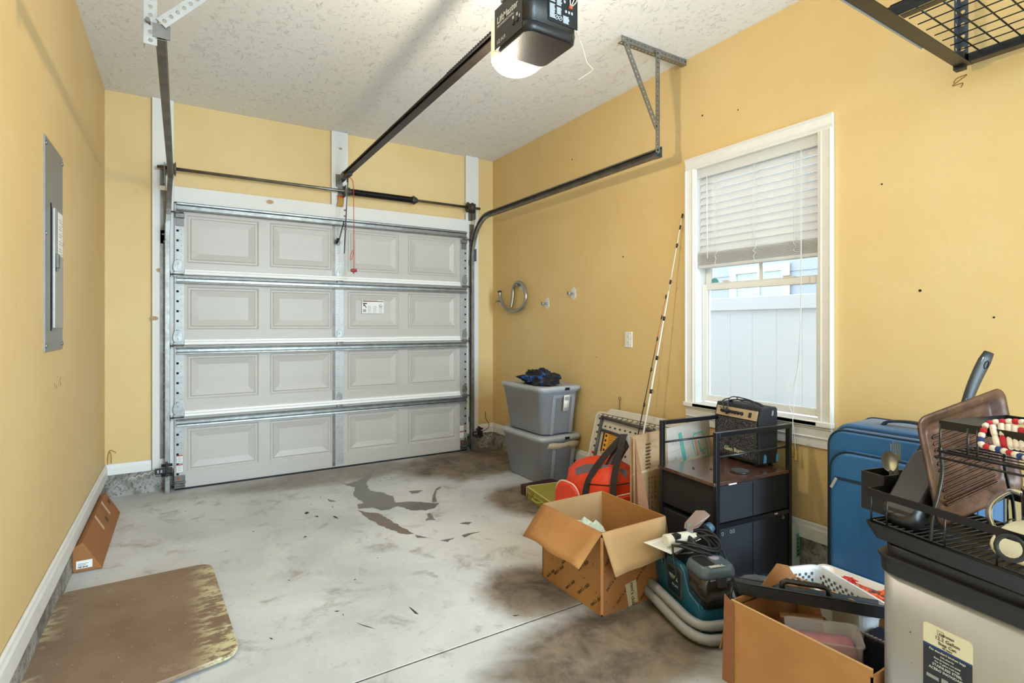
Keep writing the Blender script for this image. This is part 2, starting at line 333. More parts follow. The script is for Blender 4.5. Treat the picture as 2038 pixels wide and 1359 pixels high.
# ---------------------------------------------------------------- garage door (setting)
door = thing('door_1', '', '', (1.18, D-.05, 0), kind='structure')
YD = D-.052
X0, X1 = -.045, 2.425
secs = [(0.012, .548), (.552, 1.093), (1.097, 1.628), (1.632, 2.172)]
pan = [(.036, .535), (.618, 1.111), (1.249, 1.72), (1.808, 2.313)]
pz = [(.13, .465), (.68, 1.02), (1.215, 1.545), (1.725, 2.09)]
vwhite = mat('bright_white_rail', 'F0EFEC', .35)
rubber = mat('black_rubber', '151515', .7)
for k, (z0, z1) in enumerate(secs):
    # skin with four openings
    b = MB(); xs = [X0]+[q for p in pan for q in p]+[X1]
    a, c = pz[k]
    for i in range(0, len(xs)-1):
        if i % 2 == 0: b.box(xs[i], xs[i+1], YD, YD+.04, z0, z1)
        else: b.box(xs[i], xs[i+1], YD, YD+.04, z0, a).box(xs[i], xs[i+1], YD, YD+.04, c, z1)
    sec = b.build('section', doorm, door)
    for x0, x1 in pan:
        b = MB(); L = []
        for d, y in ((0, 0), (.012, .009), (.022, .009), (.03, .002), (.075, .014)):
            L.append([(x0+d, YD+y, a+d), (x1-d, YD+y, a+d), (x1-d, YD+y, c-d), (x0+d, YD+y, c-d)])
        b.loft(L, cap0=False); b.box(x0, x1, YD+.02, YD+.04, a, c); b.build('raised_panel', doorm, sec)
    # end and centre stiles
    for sx0, sx1 in ((-.04, .018), (2.346, 2.42)):
        b = MB(); b.box(sx0, sx1, YD-.004, YD, z0+.004, z1-.004)
        b.mat(1); n = 5
        hx = sx0+.008 if sx0 < 1 else sx1-.024
        for i in range(n):
            zz = z0+.1+i*.075; b.box(hx, hx+.016, YD-.0052, YD-.0035, zz, zz+.016)
        for i in range(9):
            zz = z0+.09+i*.042; b.box(sx0+.034+(i % 2)*.004, sx0+.038+(i % 2)*.004, YD-.0048, YD-.0035, zz, zz+.004)
        b.build('end_stile', [galvw, dark], sec)
    b = MB(); b.box(1.141, 1.212, YD-.004, YD, z0+.02, z1-.01)
    b.mat(1)
    for i in range(20):
        zz = z0+.05+i*.024
        if zz < z1-.06: b.box(1.172, 1.1755, YD-.0048, YD-.0035, zz, zz+.004)
        if i % 4 == 0 and zz < z1-.06: b.box(1.156, 1.159, YD-.0048, YD-.0035, zz, zz+.004).box(1.196, 1.199, YD-.0048, YD-.0035, zz, zz+.004)
    b.build('center_stile', [galvw, dark], sec)
    b = MB(); b.box(1.117, 1.1405, YD-.0015, YD-.0002, z0+.01, z1-.05); b.build('stile_gap_shade', galvd, sec)  # dark strip painting the shade of the recess beside the centre stile
    if k < 3:   # tongue lip above the seam belongs to the section above: rolled white edge + strut under the seam
        pass
    if k > 0:
        b = MB(); b.loft([[(x, YD-y, z0+z) for y, z in ((0, .0), (.016, .0), (.022, .008), (.020, .02), (.010, .023), (.018, .028), (.014, .042), (0, .048))] for x in (.02, 2.344)]); b.build('bottom_rail', vwhite, sec)
    zt = z1-.012 if k < 3 else z1-.002
    h = .048 if k < 3 else .055
    b = MB(); pr = [(0, zt), (.012, zt), (.014, zt-.006), (.05, zt-.01), (.052, zt-.004), (.056, zt-.006), (.056, zt-.012), (.016, zt-.018), (.016, zt-h+.012), (.045, zt-h+.006), (.047, zt-h-.002), (.01, zt-h), (0, zt-h)]
    pr = [(0, zt), (.004, zt), (.03, zt-.004), (.032, zt+.002), (.036, zt), (.034, zt-.01), (.008, zt-.016), (.008, zt-h+.014), (.034, zt-h+.008), (.036, zt-h-.002), (.032, zt-h-.004), (.03, zt-h+.002), (.004, zt-h), (0, zt-h)]
    b.loft([[(x, YD-.004-y, z) for y, z in pr] for x in (-.03, 2.41)]); b.build('strut', galv, sec)
# hinges, rollers, bottom seal, stickers
for k, (z0, z1) in enumerate(secs[:3]):
    for x, w in ((-.022, .034), (1.176, .026), (2.396, .03)):
        b = MB(); zz = z1+.03
        b.prism([(x-w*.7, zz), (x+w*.7, zz), (x+w, zz+.03), (x+w*.7, zz+.075), (x, zz+.09), (x-w*.7, zz+.075), (x-w, zz+.03)], YD-.009, YD-.005, 'y')
        b.box(x-w*.8, x+w*.8, YD-.02, YD-.004, z1-.012, z1+.02).cyl((x-w, YD-.024, z1+.004), (x+w, YD-.024, z1+.004), .007, 10)
        b.cyl((x, YD-.013, zz+.055), (x, YD-.008, zz+.055), .006, 8).cyl((x, YD-.013, zz+.02), (x, YD-.008, zz+.02), .006, 8)
        b.build('hinge', galv, door, bevel=.001)
for z in (.05, .552, 1.093, 1.63, 2.10):
    for s in (0, 1):
        x = -.045 if s == 0 else 2.425; sg = -1 if s == 0 else 1
        b = MB(); b.cyl((x-sg*.06, YD-.03, z), (x+sg*.035, YD-.03, z), .0055, 10).cyl((x+sg*.024, YD-.03, z), (x+sg*.036, YD-.03, z), .022, 16); b.build('roller', galvd, door)
for x in (-.01, 2.385):   # top fixture and bottom bracket
    b = MB(); b.box(x-.03, x+.03, YD-.03, YD-.004, 2.06, 2.095).box(x-.028, x+.028, YD-.04, YD-.004, 2.09, 2.094).box(x-.026, x+.026, YD-.012, YD-.004, 2.0, 2.06); b.build('top_fixture', galvd, door, bevel=.002)
    b = MB(); b.box(x-.035, x+.035, YD-.03, YD-.004, .02, .03).box(x-.035, x+.035, YD-.008, YD-.004, .02, .11).cyl((x-.04, YD-.02, .06), (x+.04, YD-.02, .06), .007, 8)
    b.mat(1).cyl((x-.01, YD-.013, .085), (x-.01, YD-.007, .085), .009, 10); b.build('bottom_bracket', [galvd, redp], door, bevel=.001)
b = MB(); b.box(-.04, 2.42, YD-.008, YD+.03, .001, .013); b.build('rubber_seal', rubber, door)
for x in (-.012, 2.362):
    for z in (.135, .205):
        b = MB(); b.box(x-.018, x+.022, YD-.0062, YD-.0045, z, z+.058); b.mat(1).box(x-.018, x+.022, YD-.007, YD-.0055, z+.051, z+.058)
        b.mat(2)
        for i in range(4): b.box(x-.012, x+.014-.005*(i % 2), YD-.007, YD-.0055, z+.01+i*.01, z+.013+i*.01)
        b.build('warning_sticker', [whitep, redp, mat('grey_print', '9A9A9A', .7)], door)
gp = MC['grey_print']
b = MB(); lx0, lx1, lz0, lz1 = 1.375, 1.575, 1.355, 1.475
b.box(lx0, lx1, YD-.0135+.0125, YD-.0018+.003, lz0, lz1)
b.mat(1).box(lx0+.006, lx1-.006, YD-.003, YD-.0005, lz1-.014, lz1-.008).box(lx0+.008, lx0+.044, YD-.003, YD-.0005, lz1-.036, lz1-.027)
b.box(lx0+.012, lx0+.022, YD-.003, YD-.0005, lz1-.054, lz1-.042); b.beam((lx0+.018, YD-.002, lz1-.038), (lx0+.038, YD-.002, lz1-.07), .002, .006)
b.mat(2)
for cx in (.05, .10, .152):
    for i in range(7): b.box(lx0+cx, lx0+cx+.036-.008*((i*7+int(cx*100)) % 3)/2, YD-.003, YD-.0005, lz0+.01+i*.009, lz0+.0125+i*.009)
b.box(lx0+.01, lx0+.036, YD-.003, YD-.0005, lz0+.012, lz0+.036)
b.build('instruction_sticker', [whitep, ink, gp], door)
b = MB(); b.tube([(lx1-.032+.013*math.cos(t*PI/8), YD-.002, lz1-.05+.013*math.sin(t*PI/8)) for t in range(16)], .0012, 5, closed=True); b.beam((lx1-.04, YD-.002, lz1-.043), (lx1-.026, YD-.002, lz1-.058), .002, .002); b.build('instruction_symbol', ink, door)
text('FOR INSTALLATION AND SAFETY', .0088, redp, door, (lx0+.006, YD-.002, lz1-.0075), (1, 0, 0), (0, 0, 1))
# ---------------------------------------------------------------- window (setting)
win = thing('window_1', '', '', (XR, (WY0+WY1)/2, WZ0), kind='structure')
cw = .075
def casing(b, p0, p1, inw):    # moulded casing strip, inw = direction towards the opening
    p0 = Vector(p0); p1 = Vector(p1); i = Vector(inw); nx = Vector((-1, 0, 0))
    pr = [(0, 0), (0, .02), (.008, .024), (.016, .018), (.05, .014), (.058, .017), (.066, .012), (cw, .01), (cw, 0)]
    b.loft([[p+i*u+nx*h for u, h in pr] for p in (p0, p1)])
b = MB(); e = .0
casing(b, (XR, WY1+cw-.01, .736), (XR, WY1+cw-.01, WZ1-.009), (0, -1, 0)); b.build('side_casing', white, win)
b = MB(); casing(b, (XR, WY0-cw+.01, WZ1-.009), (XR, WY0-cw+.01, .736), (0, 1, 0)); b.build('side_casing', white, win)
b = MB(); casing(b, (XR-.0005, WY1+cw-.01, WZ1+cw-.01), (XR-.0005, WY0-cw+.01, WZ1+cw-.01), (0, 0, -1)); b.build('head_casing', white, win)
b = MB(); b.box(XR-.035, XR+.118, WY0+.0005, WY1-.0005, WZ0-.03, WZ0).box(XR-.035, XR-.0005, WY0-.07, WY1+.07, WZ0-.0295, WZ0-.0002); b.build('sill', white, win, bevel=.006, seg=3)
b = MB(); casing(b, (XR-.0005, WY1+.06, WZ0-.03), (XR-.0005, WY0-.06, WZ0-.03), (0, 0, -1)); b.box(XR-.012, XR, WY0-.06, WY1+.06, .628, .66); b.build('apron', white, win)
b = MB(); t = .012; b.box(XR, XR+.12, WY0, WY0+t, WZ0, WZ1).box(XR, XR+.12, WY1-t, WY1, WZ0, WZ1).box(XR, XR+.12, WY0, WY1, WZ1-t, WZ1); b.build('jamb', white, win)
vinyl = mat('white_vinyl', 'E8E8E6', .35)
glass = bpy.data.materials.new('window_glass'); glass.use_nodes = True; nt = glass.node_tree
for q in list(nt.nodes): nt.nodes.remove(q)
oo = nt.nodes.new('ShaderNodeOutputMaterial'); tr = nt.nodes.new('ShaderNodeBsdfTransparent'); gl = nt.nodes.new('ShaderNodeBsdfGlossy'); fr = nt.nodes.new('ShaderNodeFresnel'); mx = nt.nodes.new('ShaderNodeMixShader')
tr.inputs[0].default_value = (.95, .97, .97, 1); gl.inputs['Roughness'].default_value = .02; fr.inputs[0].default_value = 1.45
nt.links.new(fr.outputs[0], mx.inputs[0]); nt.links.new(tr.outputs[0], mx.inputs[1]); nt.links.new(gl.outputs[0], mx.inputs[2]); nt.links.new(mx.outputs[0], oo.inputs[0])
def sash(y0, y1, z0, z1, x, name):
    b = MB(); w = .038
    b.box(x, x+.03, y0, y0+w, z0, z1).box(x, x+.03, y1-w, y1, z0, z1).box(x, x+.03, y0+w, y1-w, z0, z0+w).box(x, x+.03, y0+w, y1-w, z1-w, z1)
    s_ = b.build(name, vinyl, win, bevel=.004)
    b = MB(); b.box(x+.013, x+.017, y0+w-.004, y1-w+.004, z0+w-.004, z1-w+.004); g_ = b.build('pane', glass, s_)
    return s_
a0, a1 = WY0+.013, WY1-.013
sash(a0, a1, WZ0+.01, 1.505, XR+.05, 'lower_sash'); us = sash(a0, a1, 1.475, WZ1-.013, XR+.085, 'upper_sash')
b = MB(); b.box(XR+.093, XR+.107, 1.86, 1.878, 1.5, WZ1-.04); b.build('muntin', vinyl, us)
for y in (1.68, 2.06):
    b = MB(); b.box(XR+.05, XR+.078, y-.03, y+.03, 1.505, 1.515).box(XR+.045, XR+.06, y-.012, y+.03, 1.515, 1.522); b.build('sash_lock', whitepl, win, bevel=.002)
b = MB(); b.prism(arc((0, 0, 0), .03, 0, 180, 10, 'xy')[:], 0, .001); b.v = [Vector((XR+.0965-v.z, 2.185+v.x, 1.515+v.y)) for v in b.v]; b.build('round_sticker', mat('teal_sticker', '5FA8AA', .6), win)
# ---------------------------------------------------------------- blind on the window
bl = thing('window_blind', 'white slatted window blind half raised, gathered slats above the lower sash', 'blind', (XR+.03, (WY0+WY1)/2, WZ1))
slatm = mat('white_blind_slat', 'F8F8F7', .45, var=.03, vs=30)
_n = slatm.node_tree; _t = _n.nodes.new('ShaderNodeBsdfTranslucent'); _t.inputs[0].default_value = (.97, .97, .97, 1); _m = _n.nodes.new('ShaderNodeMixShader'); _m.inputs[0].default_value = .55
_n.links.new(_n.nodes['Principled BSDF'].outputs[0], _m.inputs[1]); _n.links.new(_t.outputs[0], _m.inputs[2]); _n.links.new(_m.outputs[0], _n.nodes['Material Output'].inputs[0])
by0, by1 = WY0+.016, WY1-.018
b = MB(); b.box(XR+.004, XR+.016, by0-.004, by1+.006, WZ1-.07, WZ1-.012); b.build('valance', slatm, bl, bevel=.003)
b = MB(); b.box(XR+.02, XR+.05, by0, by1, WZ1-.055, WZ1-.013); b.build('head_rail', slatm, bl)
slat = None
def slat_mesh(z, tilt, x=XR+.034, w=.05):
    b = MB(); L = []
    for y in (by0, by1):
        row = [];
        for u, h in ((-.5, 0), (-.25, .0018), (0, .0026), (.25, .0018), (.5, 0), (.5, -.0025), (0, .0001), (-.5, -.0025)):
            c, s = math.cos(tilt), math.sin(tilt); row.append((x+u*w*c-h*s, y, z+u*w*s+h*c))
        L.append(row)
    return b.loft(L)
zs = [2.150-.0425*i for i in range(11)]
for i, z in enumerate(zs):
    if i == 0: slat = slat_mesh(0, math.radians(64)).build('slat', slatm, bl); slat.location.z = z
    else:
        c = slat.copy(); COL.objects.link(c); c.parent = bl; c.location.z = z
flat = None
for i in range(16):
    z = 1.626+.0048*i
    if i == 0: flat = slat_mesh(0, 0).build('slat', slatm, bl); flat.location.z = z
    else:
        c = flat.copy(); COL.objects.link(c); c.parent = bl; c.location.z = z; c.location.x += random.uniform(-.0015, .0015)
b = MB(); b.box(XR+.008, XR+.06, by0, by1, 1.603, 1.621); b.build('bottom_rail', slatm, bl, bevel=.002)
cordm = mat('white_cord', 'DEDCD6', .8)
for y in (1.61, 1.85, 2.11):
    b = MB()
    for dx, dy in ((.006, 0), (.006, .012)): b.tube([(XR+dx, y+dy, 2.17), (XR+dx, y+dy, 1.7)], .0011, 5)
    b.tube(spline([(XR+.004, y+random.uniform(-.014, .014), 1.71-.013*i) for i in range(9)], 4), .0016, 5); b.build('ladder_cord', cordm, bl)
b = MB(); b.cyl((XR+.002, 2.17, 2.17), (XR+.002, 2.165, 1.66), .003, 8); b.build('tilt_wand', whitepl, bl)
b = MB(); b.tube(spline([(XR-.004, 1.575, 2.16), (XR-.004, 1.575, 1.5), (XR-.006, 1.585, 1.1), (XR-.03, 1.60, .83), (XR-.04, 1.605, .62)], 8), .0017, 6)
b.tube(spline([(XR-.004, 1.58, 2.16), (XR-.004, 1.58, 1.4), (XR-.006, 1.592, 1.05), (XR-.03, 1.625, .85), (XR-.045, 1.60, .78), (XR-.04, 1.585, .6)], 8), .0017, 6)
b.build('pull_cord', cordm, bl)
tas = mat('ochre_tassel', 'C9A24E', .6)
for y, z in ((1.605, .56), (1.583, .545)):
    b = MB(); b.lathe([(.001, .06), (.004, .055), (.0055, .03), (.009, .01), (.0095, 0), (.001, 0)], (XR-.04, y, z), 10); b.build('tassel', tas, bl)
# ---------------------------------------------------------------- outside the window
fence = thing('vinyl_fence', 'white vinyl privacy fence just outside the window', 'fence', (3.85, 2.8, -.3))
fm = mat('bright_white_vinyl', 'C9C9C8', .4)
for i in range(22):
    b = MB(); y = .4+i*.2; b.box(3.85, 3.87, y+.0006, y+.1994, -.3, 1.39); b.build('plank', fm, fence)
b = MB(); b.box(3.83, 3.89, .4, 4.8, 1.37, 1.475); b.build('top_rail', fm, fence, bevel=.004)
gm, g = newmat('outdoor_ground', .9); g.color(g.mix(g.noise(8), '6F7A52', '8B8A70'))
b = MB(); b.box(XR+.2, 16, -4, 14, -.4, -.3); struct(b.build('ground', gm))
hs = thing('neighbour_house', 'grey lap-sided neighbouring house seen above the white fence', 'house', (6.9, 4, -.3))
sid = mat('grey_blue_siding', '848D98', .6)
for i in range(26):
    b = MB(); z = -.3+i*.19; b.loft([[(7.0, y, z), (7.0, y, z+.19), (7.02, y, z+.19), (7.03, y, z)][::-1] for y in (-1, 9)]); b.box(6.99, 7.01, -1, 9, z, z+.006); b.build('siding_board', sid, hs)
b = MB(); b.box(6.94, 6.985, 4.16, 4.25, 1.2, 1.999).box(6.94, 6.985, 4.97, 5.06, 1.2, 1.999).box(6.94, 6.985, 4.16, 5.06, 2.0, 2.09).box(6.95, 6.97, 4.59, 4.62, 1.2, 1.999); wf = b.build('window', vinyl, hs)
b = MB(); b.box(6.975, 6.98, 4.251, 4.969, 1.2, 1.998); b.build('pane', mat('dim_glass', '8FA39B', .1), wf)
# ---------------------------------------------------------------- tracks
def track_prof(p, side, upv):   # C channel profile points at p: side = direction to the back of the channel
    return
def channel(b, path, back, w=.052, d=.028, t=.002):
    # path list of (point, face normal towards the open side is -back); w across 'up' direction computed in plane
    P = [Vector(p) for p in path]; k = len(P); B = Vector(back); L = []
    for i in range(k):
        dd = (P[min(i+1, k-1)]-P[max(i-1, 0)]).normalized(); q = dd.cross(B).normalized()
        pr = [(-w/2, -d/2), (-w/2, d/2), (-w/2+.006, d/2+.004), (w/2-.006, d/2+.004), (w/2, d/2), (w/2, -d/2), (w/2-.01, -d/2-.002), (w/2-.01, -d/2), (w/2-t, -d/2+.001), (w/2-t, d/2-t), (-w/2+t, d/2-t), (-w/2+t, -d/2+.001), (-w/2+.01, -d/2), (-w/2+.01, -d/2-.002)]
        L.append([P[i]+q*u+B*h for u, h in pr])
    b.loft(L); return b
for s in (0, 1):
    x = -.088 if s == 0 else 2.462; xr = -.062 if s == 0 else 2.49; back = (-1, 0, 0) if s == 0 else (1, 0, 0)
    zr = 2.305; ye = 2.31
    nm = 'left' if s == 0 else 'right'
    lab = ('galvanised overhead door track on the left, nearest the breaker panel', 'galvanised overhead door track on the right, curving from the door to the yellow window wall')[s]
    t = thing('door_track', lab, 'door track', (x, D-.09, 0), group=None)
    b = MB(); yv = D-.085; channel(b, [(x, yv, 0.002), (x, yv, 1.0), (x, yv, 1.93)], back); b.build('vertical_track', galv, t)
    b = MB(); R = .30; path = []
    for i in range(13):
        a = math.radians(90*i/12); u = i/12; path.append((x+(xr-x)*u, yv-R+R*math.cos(a), 1.93+(zr-1.93)/R*R*math.sin(a)*1.0))
    channel(b, path, back)
    b.build('curved_track', galv, t)
    b = MB(); channel(b, [(xr, yv-R, zr), (xr, 3.4, zr), (xr, ye, zr)], back); b.build('horizontal_track', galvd, t)
    b = MB(); sg = -1 if s == 0 else 1
    b.perf((x+sg*.022, D-.045, .25), (x+sg*.022, D-.045, 1.96), .05, (0, 1, 0), .06, .006, .002)
    b.build('track_angle', galvd, t)
    b = MB()
    for z in (.28, 1.07, 1.85): b.box(x+sg*.016-.03, x+sg*.016+.03, D-.044, D-.041, z, z+.055).box(x+sg*.016-.003, x+sg*.016+.003, D-.10, D-.041, z, z+.055).cyl((x+sg*.02, D-.052, z+.028), (x+sg*.02, D-.042, z+.028), .008, 6)
    b.build('jamb_bracket', galvd, t, bevel=.001)
    # flag bracket
    b = MB(); b.box(x+sg*.02-.025, x+sg*.02+.025, D-.046, D-.042, 1.86, 2.26).box(x+sg*.012-.002, x+sg*.012+.002, D-.16, D-.042, 1.88, 2.0)
    for z in (1.93, 2.1, 2.2): b.cyl((x+sg*.03, D-.05, z), (x+sg*.03, D-.044, z), .007, 6)
    b.build('flag_bracket', galvd, t)
    # hanger of perforated angle
    h = thing('track_hanger', ('perforated angle-iron hanger holding the left track end, cut by the top of the picture', 'perforated angle-iron triangle hanging the right track end from the ceiling')[s], 'bracket', (xr, ye, zr))
    hy = ye+.012; hx = xr+sg*.02
    def angle(b, p, q, n1, n2, w=.034, pitch=.03):
        b.perf(p, q, w, n1, pitch, .0075, .0022); P = Vector(p); Q = Vector(q); d = (Q-P).normalized(); n1 = Vector(n1); n2 = Vector(n2); n1 = (n1-d*n1.dot(d)).normalized(); n2 = (n2-d*n2.dot(d)).normalized()
        off = -n1*w/2+n2*0; c = n2*w/2
        b.perf(P-n1*w/2+c, Q-n1*w/2+c, w, n2, pitch, .0075, .0022) if False else b.perf(P+n2*w/2-n1*w/2, Q+n2*w/2-n1*w/2, w, n2, pitch, .0075, .0022)
    if s == 1:
        b = MB(); angle(b, (2.19, hy, ZC-.018), (2.75, hy, ZC-.018), (0, -1, 0), (0, 0, -1)); b.build('ceiling_angle', galv, h)
        b = MB(); angle(b, (hx-.03, hy-.01, zr+.0), (hx-.03, hy-.01, ZC-.02), (0, -1, 0), (1, 0, 0)); b.build('drop_angle', galv, h)
        b = MB(); angle(b, (2.205, hy-.02, ZC-.05), (hx-.045, hy-.02, zr+.14), (0, -1, 0), (1, 0, .3)); b.build('diagonal_brace', galv, h)
        b = MB(); b.box(xr+.016, xr+.022, ye-.004, ye+.05, zr-.026, zr+.04).cyl((xr-.006, ye+.015, zr), (xr+.018, ye+.015, zr), .008, 8); b.build('end_plate', mat('blue_zinc', '3F6A78', .3, .7), h)
    else:
        b = MB(); angle(b, (hx-.012, hy-.01, zr-.05), (hx-.012, hy-.01, ZC-.002), (0, -1, 0), (-1, 0, 0), .04); b.build('drop_angle', galvw, h)
        b = MB(); angle(b, (xr+.0, hy-.02, zr+.03), (xr+.55, hy-.02, ZC-.02), (0, -1, 0), (-.7, 0, 1), .038); b.build('diagonal_brace', galvw, h)
        b = MB(); b.cyl((hx-.02, hy-.03, zr+.03), (hx-.02, hy+.01, zr+.03), .008, 6); b.box(xr-.026, xr+.028, ye-.002, ye+.004, zr-.02, zr+.03); b.build('bolt_and_stop', galvd, h)
# ---------------------------------------------------------------- torsion bar
ZT = 2.415; YT = D-.10
t = thing('torsion_shaft', 'steel torsion shaft across the top of the garage door with a black spring', 'torsion shaft', (1.2, YT, ZT))
b = MB(); b.cyl((-.152, YT, ZT+.003), (2.546, YT, ZT), .0125, 14); b.build('shaft', mat('worn_steel', '7E7A72', .35, .85, var=.3, vs=15), t)
b = MB(); path = []; x0, x1 = 1.27, 1.83; turns = 62
b.tube([(x0, YT, ZT), (x1, YT, ZT)], .024, 16)
for i in range(turns*12+1): a = 2*PI*i/12; path.append((x0+(x1-x0)*i/(turns*12), YT+.025*math.cos(a), ZT+.025*math.sin(a)))
b.tube(path, .0046, 5); b.build('spring', mat('oiled_black_spring', '1B1A1B', .3, .4), t)
ironm = mat('cast_iron', '4D463F', .6, .6, var=.4, vs=60)
def cone(n, xc, r): b = MB(); b.cyl((xc-.02, YT, ZT), (xc+.02, YT, ZT), r, 18).cyl((xc+.02, YT, ZT), (xc+.035, YT, ZT), r*.7, 14); b.box(xc-.01, xc+.01, YT-.006, YT+.006, ZT-r-.008, ZT+r+.008); b.build(n, ironm, t, bevel=.002)
cone('stationary_cone', 1.245, .028); cone('winding_cone', 1.845, .032)
b = MB(); b.box(1.212, 1.218, YT-.03, D-.036, ZT-.045, ZT+.05).box(1.165, 1.218, D-.042, D-.038, ZT-.06, ZT+.06).cyl((1.205, YT, ZT), (1.225, YT, ZT), .024, 14); b.build('center_bracket', galvd, t)
for xc, sg in ((-.082, -1), (2.452, 1)):
    b = MB(); b.lathe([(.02, -.03), (.05, -.028), (.05, -.022), (.04, -.016), (.04, .016), (.05, .022), (.05, .028), (.02, .03)], (xc-sg*.02, YT, ZT), 24, Matrix.Rotation(PI/2, 4, 'Y')); b.build('cable_drum', galvd if sg < 0 else ironm, t)
    b = MB(); b.box(xc+sg*.024-.002, xc+sg*.024+.002, YT-.04, D-.038, ZT-.12, ZT+.035).box(xc+sg*.024-.03, xc+sg*.024+.002, D-.044, D-.04, ZT-.12, ZT+.035); b.build('end_bearing_plate', galvd, t)
b = MB(); b.tube([(-.1, YT-.04, ZT), (-.083, D-.055, 1.2), (-.083, D-.055, .1)], .0016, 5).tube([(2.47, YT-.04, ZT), (2.458, D-.055, 1.2), (2.458, D-.055, .1)], .0016, 5); b.build('lift_cable', galvd, t)
tag_ = thing('warning_tag', 'small yellow and orange warning tag hanging below the shaft on the middle board', 'tag', (1.172, D-.06, 2.36))
b = MB(); b.sheet([[(1.157+.018*i+.006*math.sin(j*.8), D-.055-.003*j+.004*i, 2.385-.02*j) for i in range(4)] for j in range(6)], .0008, (0, -1, 0)); b.build('card', mat('tag_manila', 'B98D45', .7), tag_)
b = MB(); b.sheet([[(1.157+.018*i+.006*math.sin(j*.8), D-.0565-.003*j+.004*i, 2.385-.02*j) for i in range(4)] for j in range(2)], .0008, (0, -1, 0)); b.build('orange_band', mat('tag_orange', 'C2521F', .6), tag_)
# ---------------------------------------------------------------- opener
XC = 1.178; ZRAIL = 2.52
op = thing('garage_door_opener', 'black ceiling-hung garage door opener with a glowing frosted lamp lens', 'garage door opener', (XC, 1.72, 2.3))
ox0, ox1, oy0, oy1, oz0, oz1 = 1.052, 1.285, 1.595, 1.83, 2.315, 2.50
b = MB()
def oloop(z, i=0, r=.035): return [(p[0], p[1], z) for p in rrect(ox0+i, ox1-i, oy0+i, oy1-i, r, 5)]
b.loft([oloop(oz0, .012, .03), oloop(oz0+.006, .003), oloop(oz0+.035, 0), oloop(oz0+.037, .006), oloop(oz0+.042, .006), oloop(oz0+.045, .001), oloop(oz1-.05, .003), oloop(oz1-.01, .012), oloop(oz1, .03, .02)], smooth=True)
b.build('housing', mat('black_opener_plastic', '1A1A1D', .33, bump=.08, bs=220), op)
dk = mat('brown_black_plastic', '2A2522', .45)
b = MB(); b.box(ox0-.0012, ox0+.004, oy0+.036, oy1-.002, oz0+.014, oz1-.012); b.build('name_plate', dk, op)
plt = (0, -1, 0); up = (0, 0, 1)
Wt = mat('white_print', 'DEDEDC', .6)
text('LiftMaster', .037, Wt, op, (ox0-.0014, oy1-.022, oz0+.108), plt, up, bold=.0007)
text('PROFESSIONAL', .0135, Wt, op, (ox0-.0014, oy1-.022, oz0+.092), plt, up, xs=1.35)
text('1/2 H.P.', .022, Wt, op, (ox0-.0014, oy1-.018, oz0+.030), plt, up)
text('II', .018, Wt, op, (ox0-.0014, oy0+.055, oz0+.06), plt, up)
b = MB()
for y in (oy0+.095, oy0+.068): b.cyl((ox0-.005, y, oz0+.060), (ox0-.001, y, oz0+.060), .009, 12)
b.build('button', black, op)
b = MB()
for y in (oy0+.095, oy0+.068): b.box(ox0-.0022, ox0-.001, y-.005, y+.005, oz0+.074, oz0+.085)
b.build('button_symbol', Wt, op)
# rear face with labels (faces the camera side)
b = MB(); ry = oy0-.001; b.box(ox0+.09, ox1-.006, ry-.0015, ry+.004, oz0+.052, oz1-.008); b.build('rear_plate', blackm, op, bevel=.002)
b = MB(); rnd = random.Random(3)
for (u0, u1, v0, v1, n) in ((.096, .122, .125, .17, 9), (.096, .122, .065, .118, 10), (.128, .152, .118, .165, 9), (.128, .152, .085, .112, 6), (.157, .186, .06, .088, 8)):
    for i in range(n):
        z = oz0+v0+(v1-v0)*i/n; b.box(ox0+u0, ox0+u1-rnd.uniform(0, .006), ry-.0028, ry-.001, z, z+(v1-v0)/n*.62)
for (u, v) in ((.1665, .10), (.1805, .10), (.194, .10), (.16, .135), (.17, .15)): b.box(ox0+u, ox0+u+.007, ry-.0035, ry-.001, oz0+v, oz0+v+.009)
for (u, v) in ((.126, .066), (.144, .066)): b.tube([(ox0+u+.008*math.cos(j*PI/6), ry-.002, oz0+v+.006+.008*math.sin(j*PI/6)) for j in range(12)], .0012, 5, closed=True); b.beam((ox0+u-.004, ry-.002, oz0+v+.002), (ox0+u+.004, ry-.002, oz0+v+.01), .002, .002)
b.build('label_print', mat('pale_blue_print', 'C4CBD6', .6), op)
b = MB(); b.tube(spline([(ox1-.045, ry-.006, oz0+.125), (ox1-.05, ry-.012, oz0+.16), (ox1-.04, ry-.012, oz1), (ox1-.028, ry-.012, oz0+.17), (ox1-.042, ry-.006, oz0+.128)], 6), .0022, 6)
b.tube(spline([(ox1-.04, ry-.006, oz0+.127), (ox1-.022, ry-.014, oz0+.15), (ox1-.02, ry-.012, oz0+.185), (ox1-.035, ry-.01, oz0+.19)], 6), .0018, 6); b.build('wire', mat('white_wire', 'DAD4C6', .6), op)
b = MB(); b.box(ox1-.052, ox1-.036, ry-.01, ry, oz0+.118, oz0+.13); b.build('terminal', mat('orange_terminal', 'B4552A', .5), op, bevel=.002)
b = MB(); b.tube(spline([(ox1-.004, oy0+.01, oz0+.05), (ox1+.012, oy0-.01, oz0-.01), (ox1+.05, oy0+.01, oz0-.05), (ox1+.07, oy0+.0, oz0-.075), (ox1+.03, oy0-.01, oz0-.11), (ox1-.01, oy0-.01, oz0-.14)], 6), .0009, 5); b.build('antenna', MC['white_wire'], op)
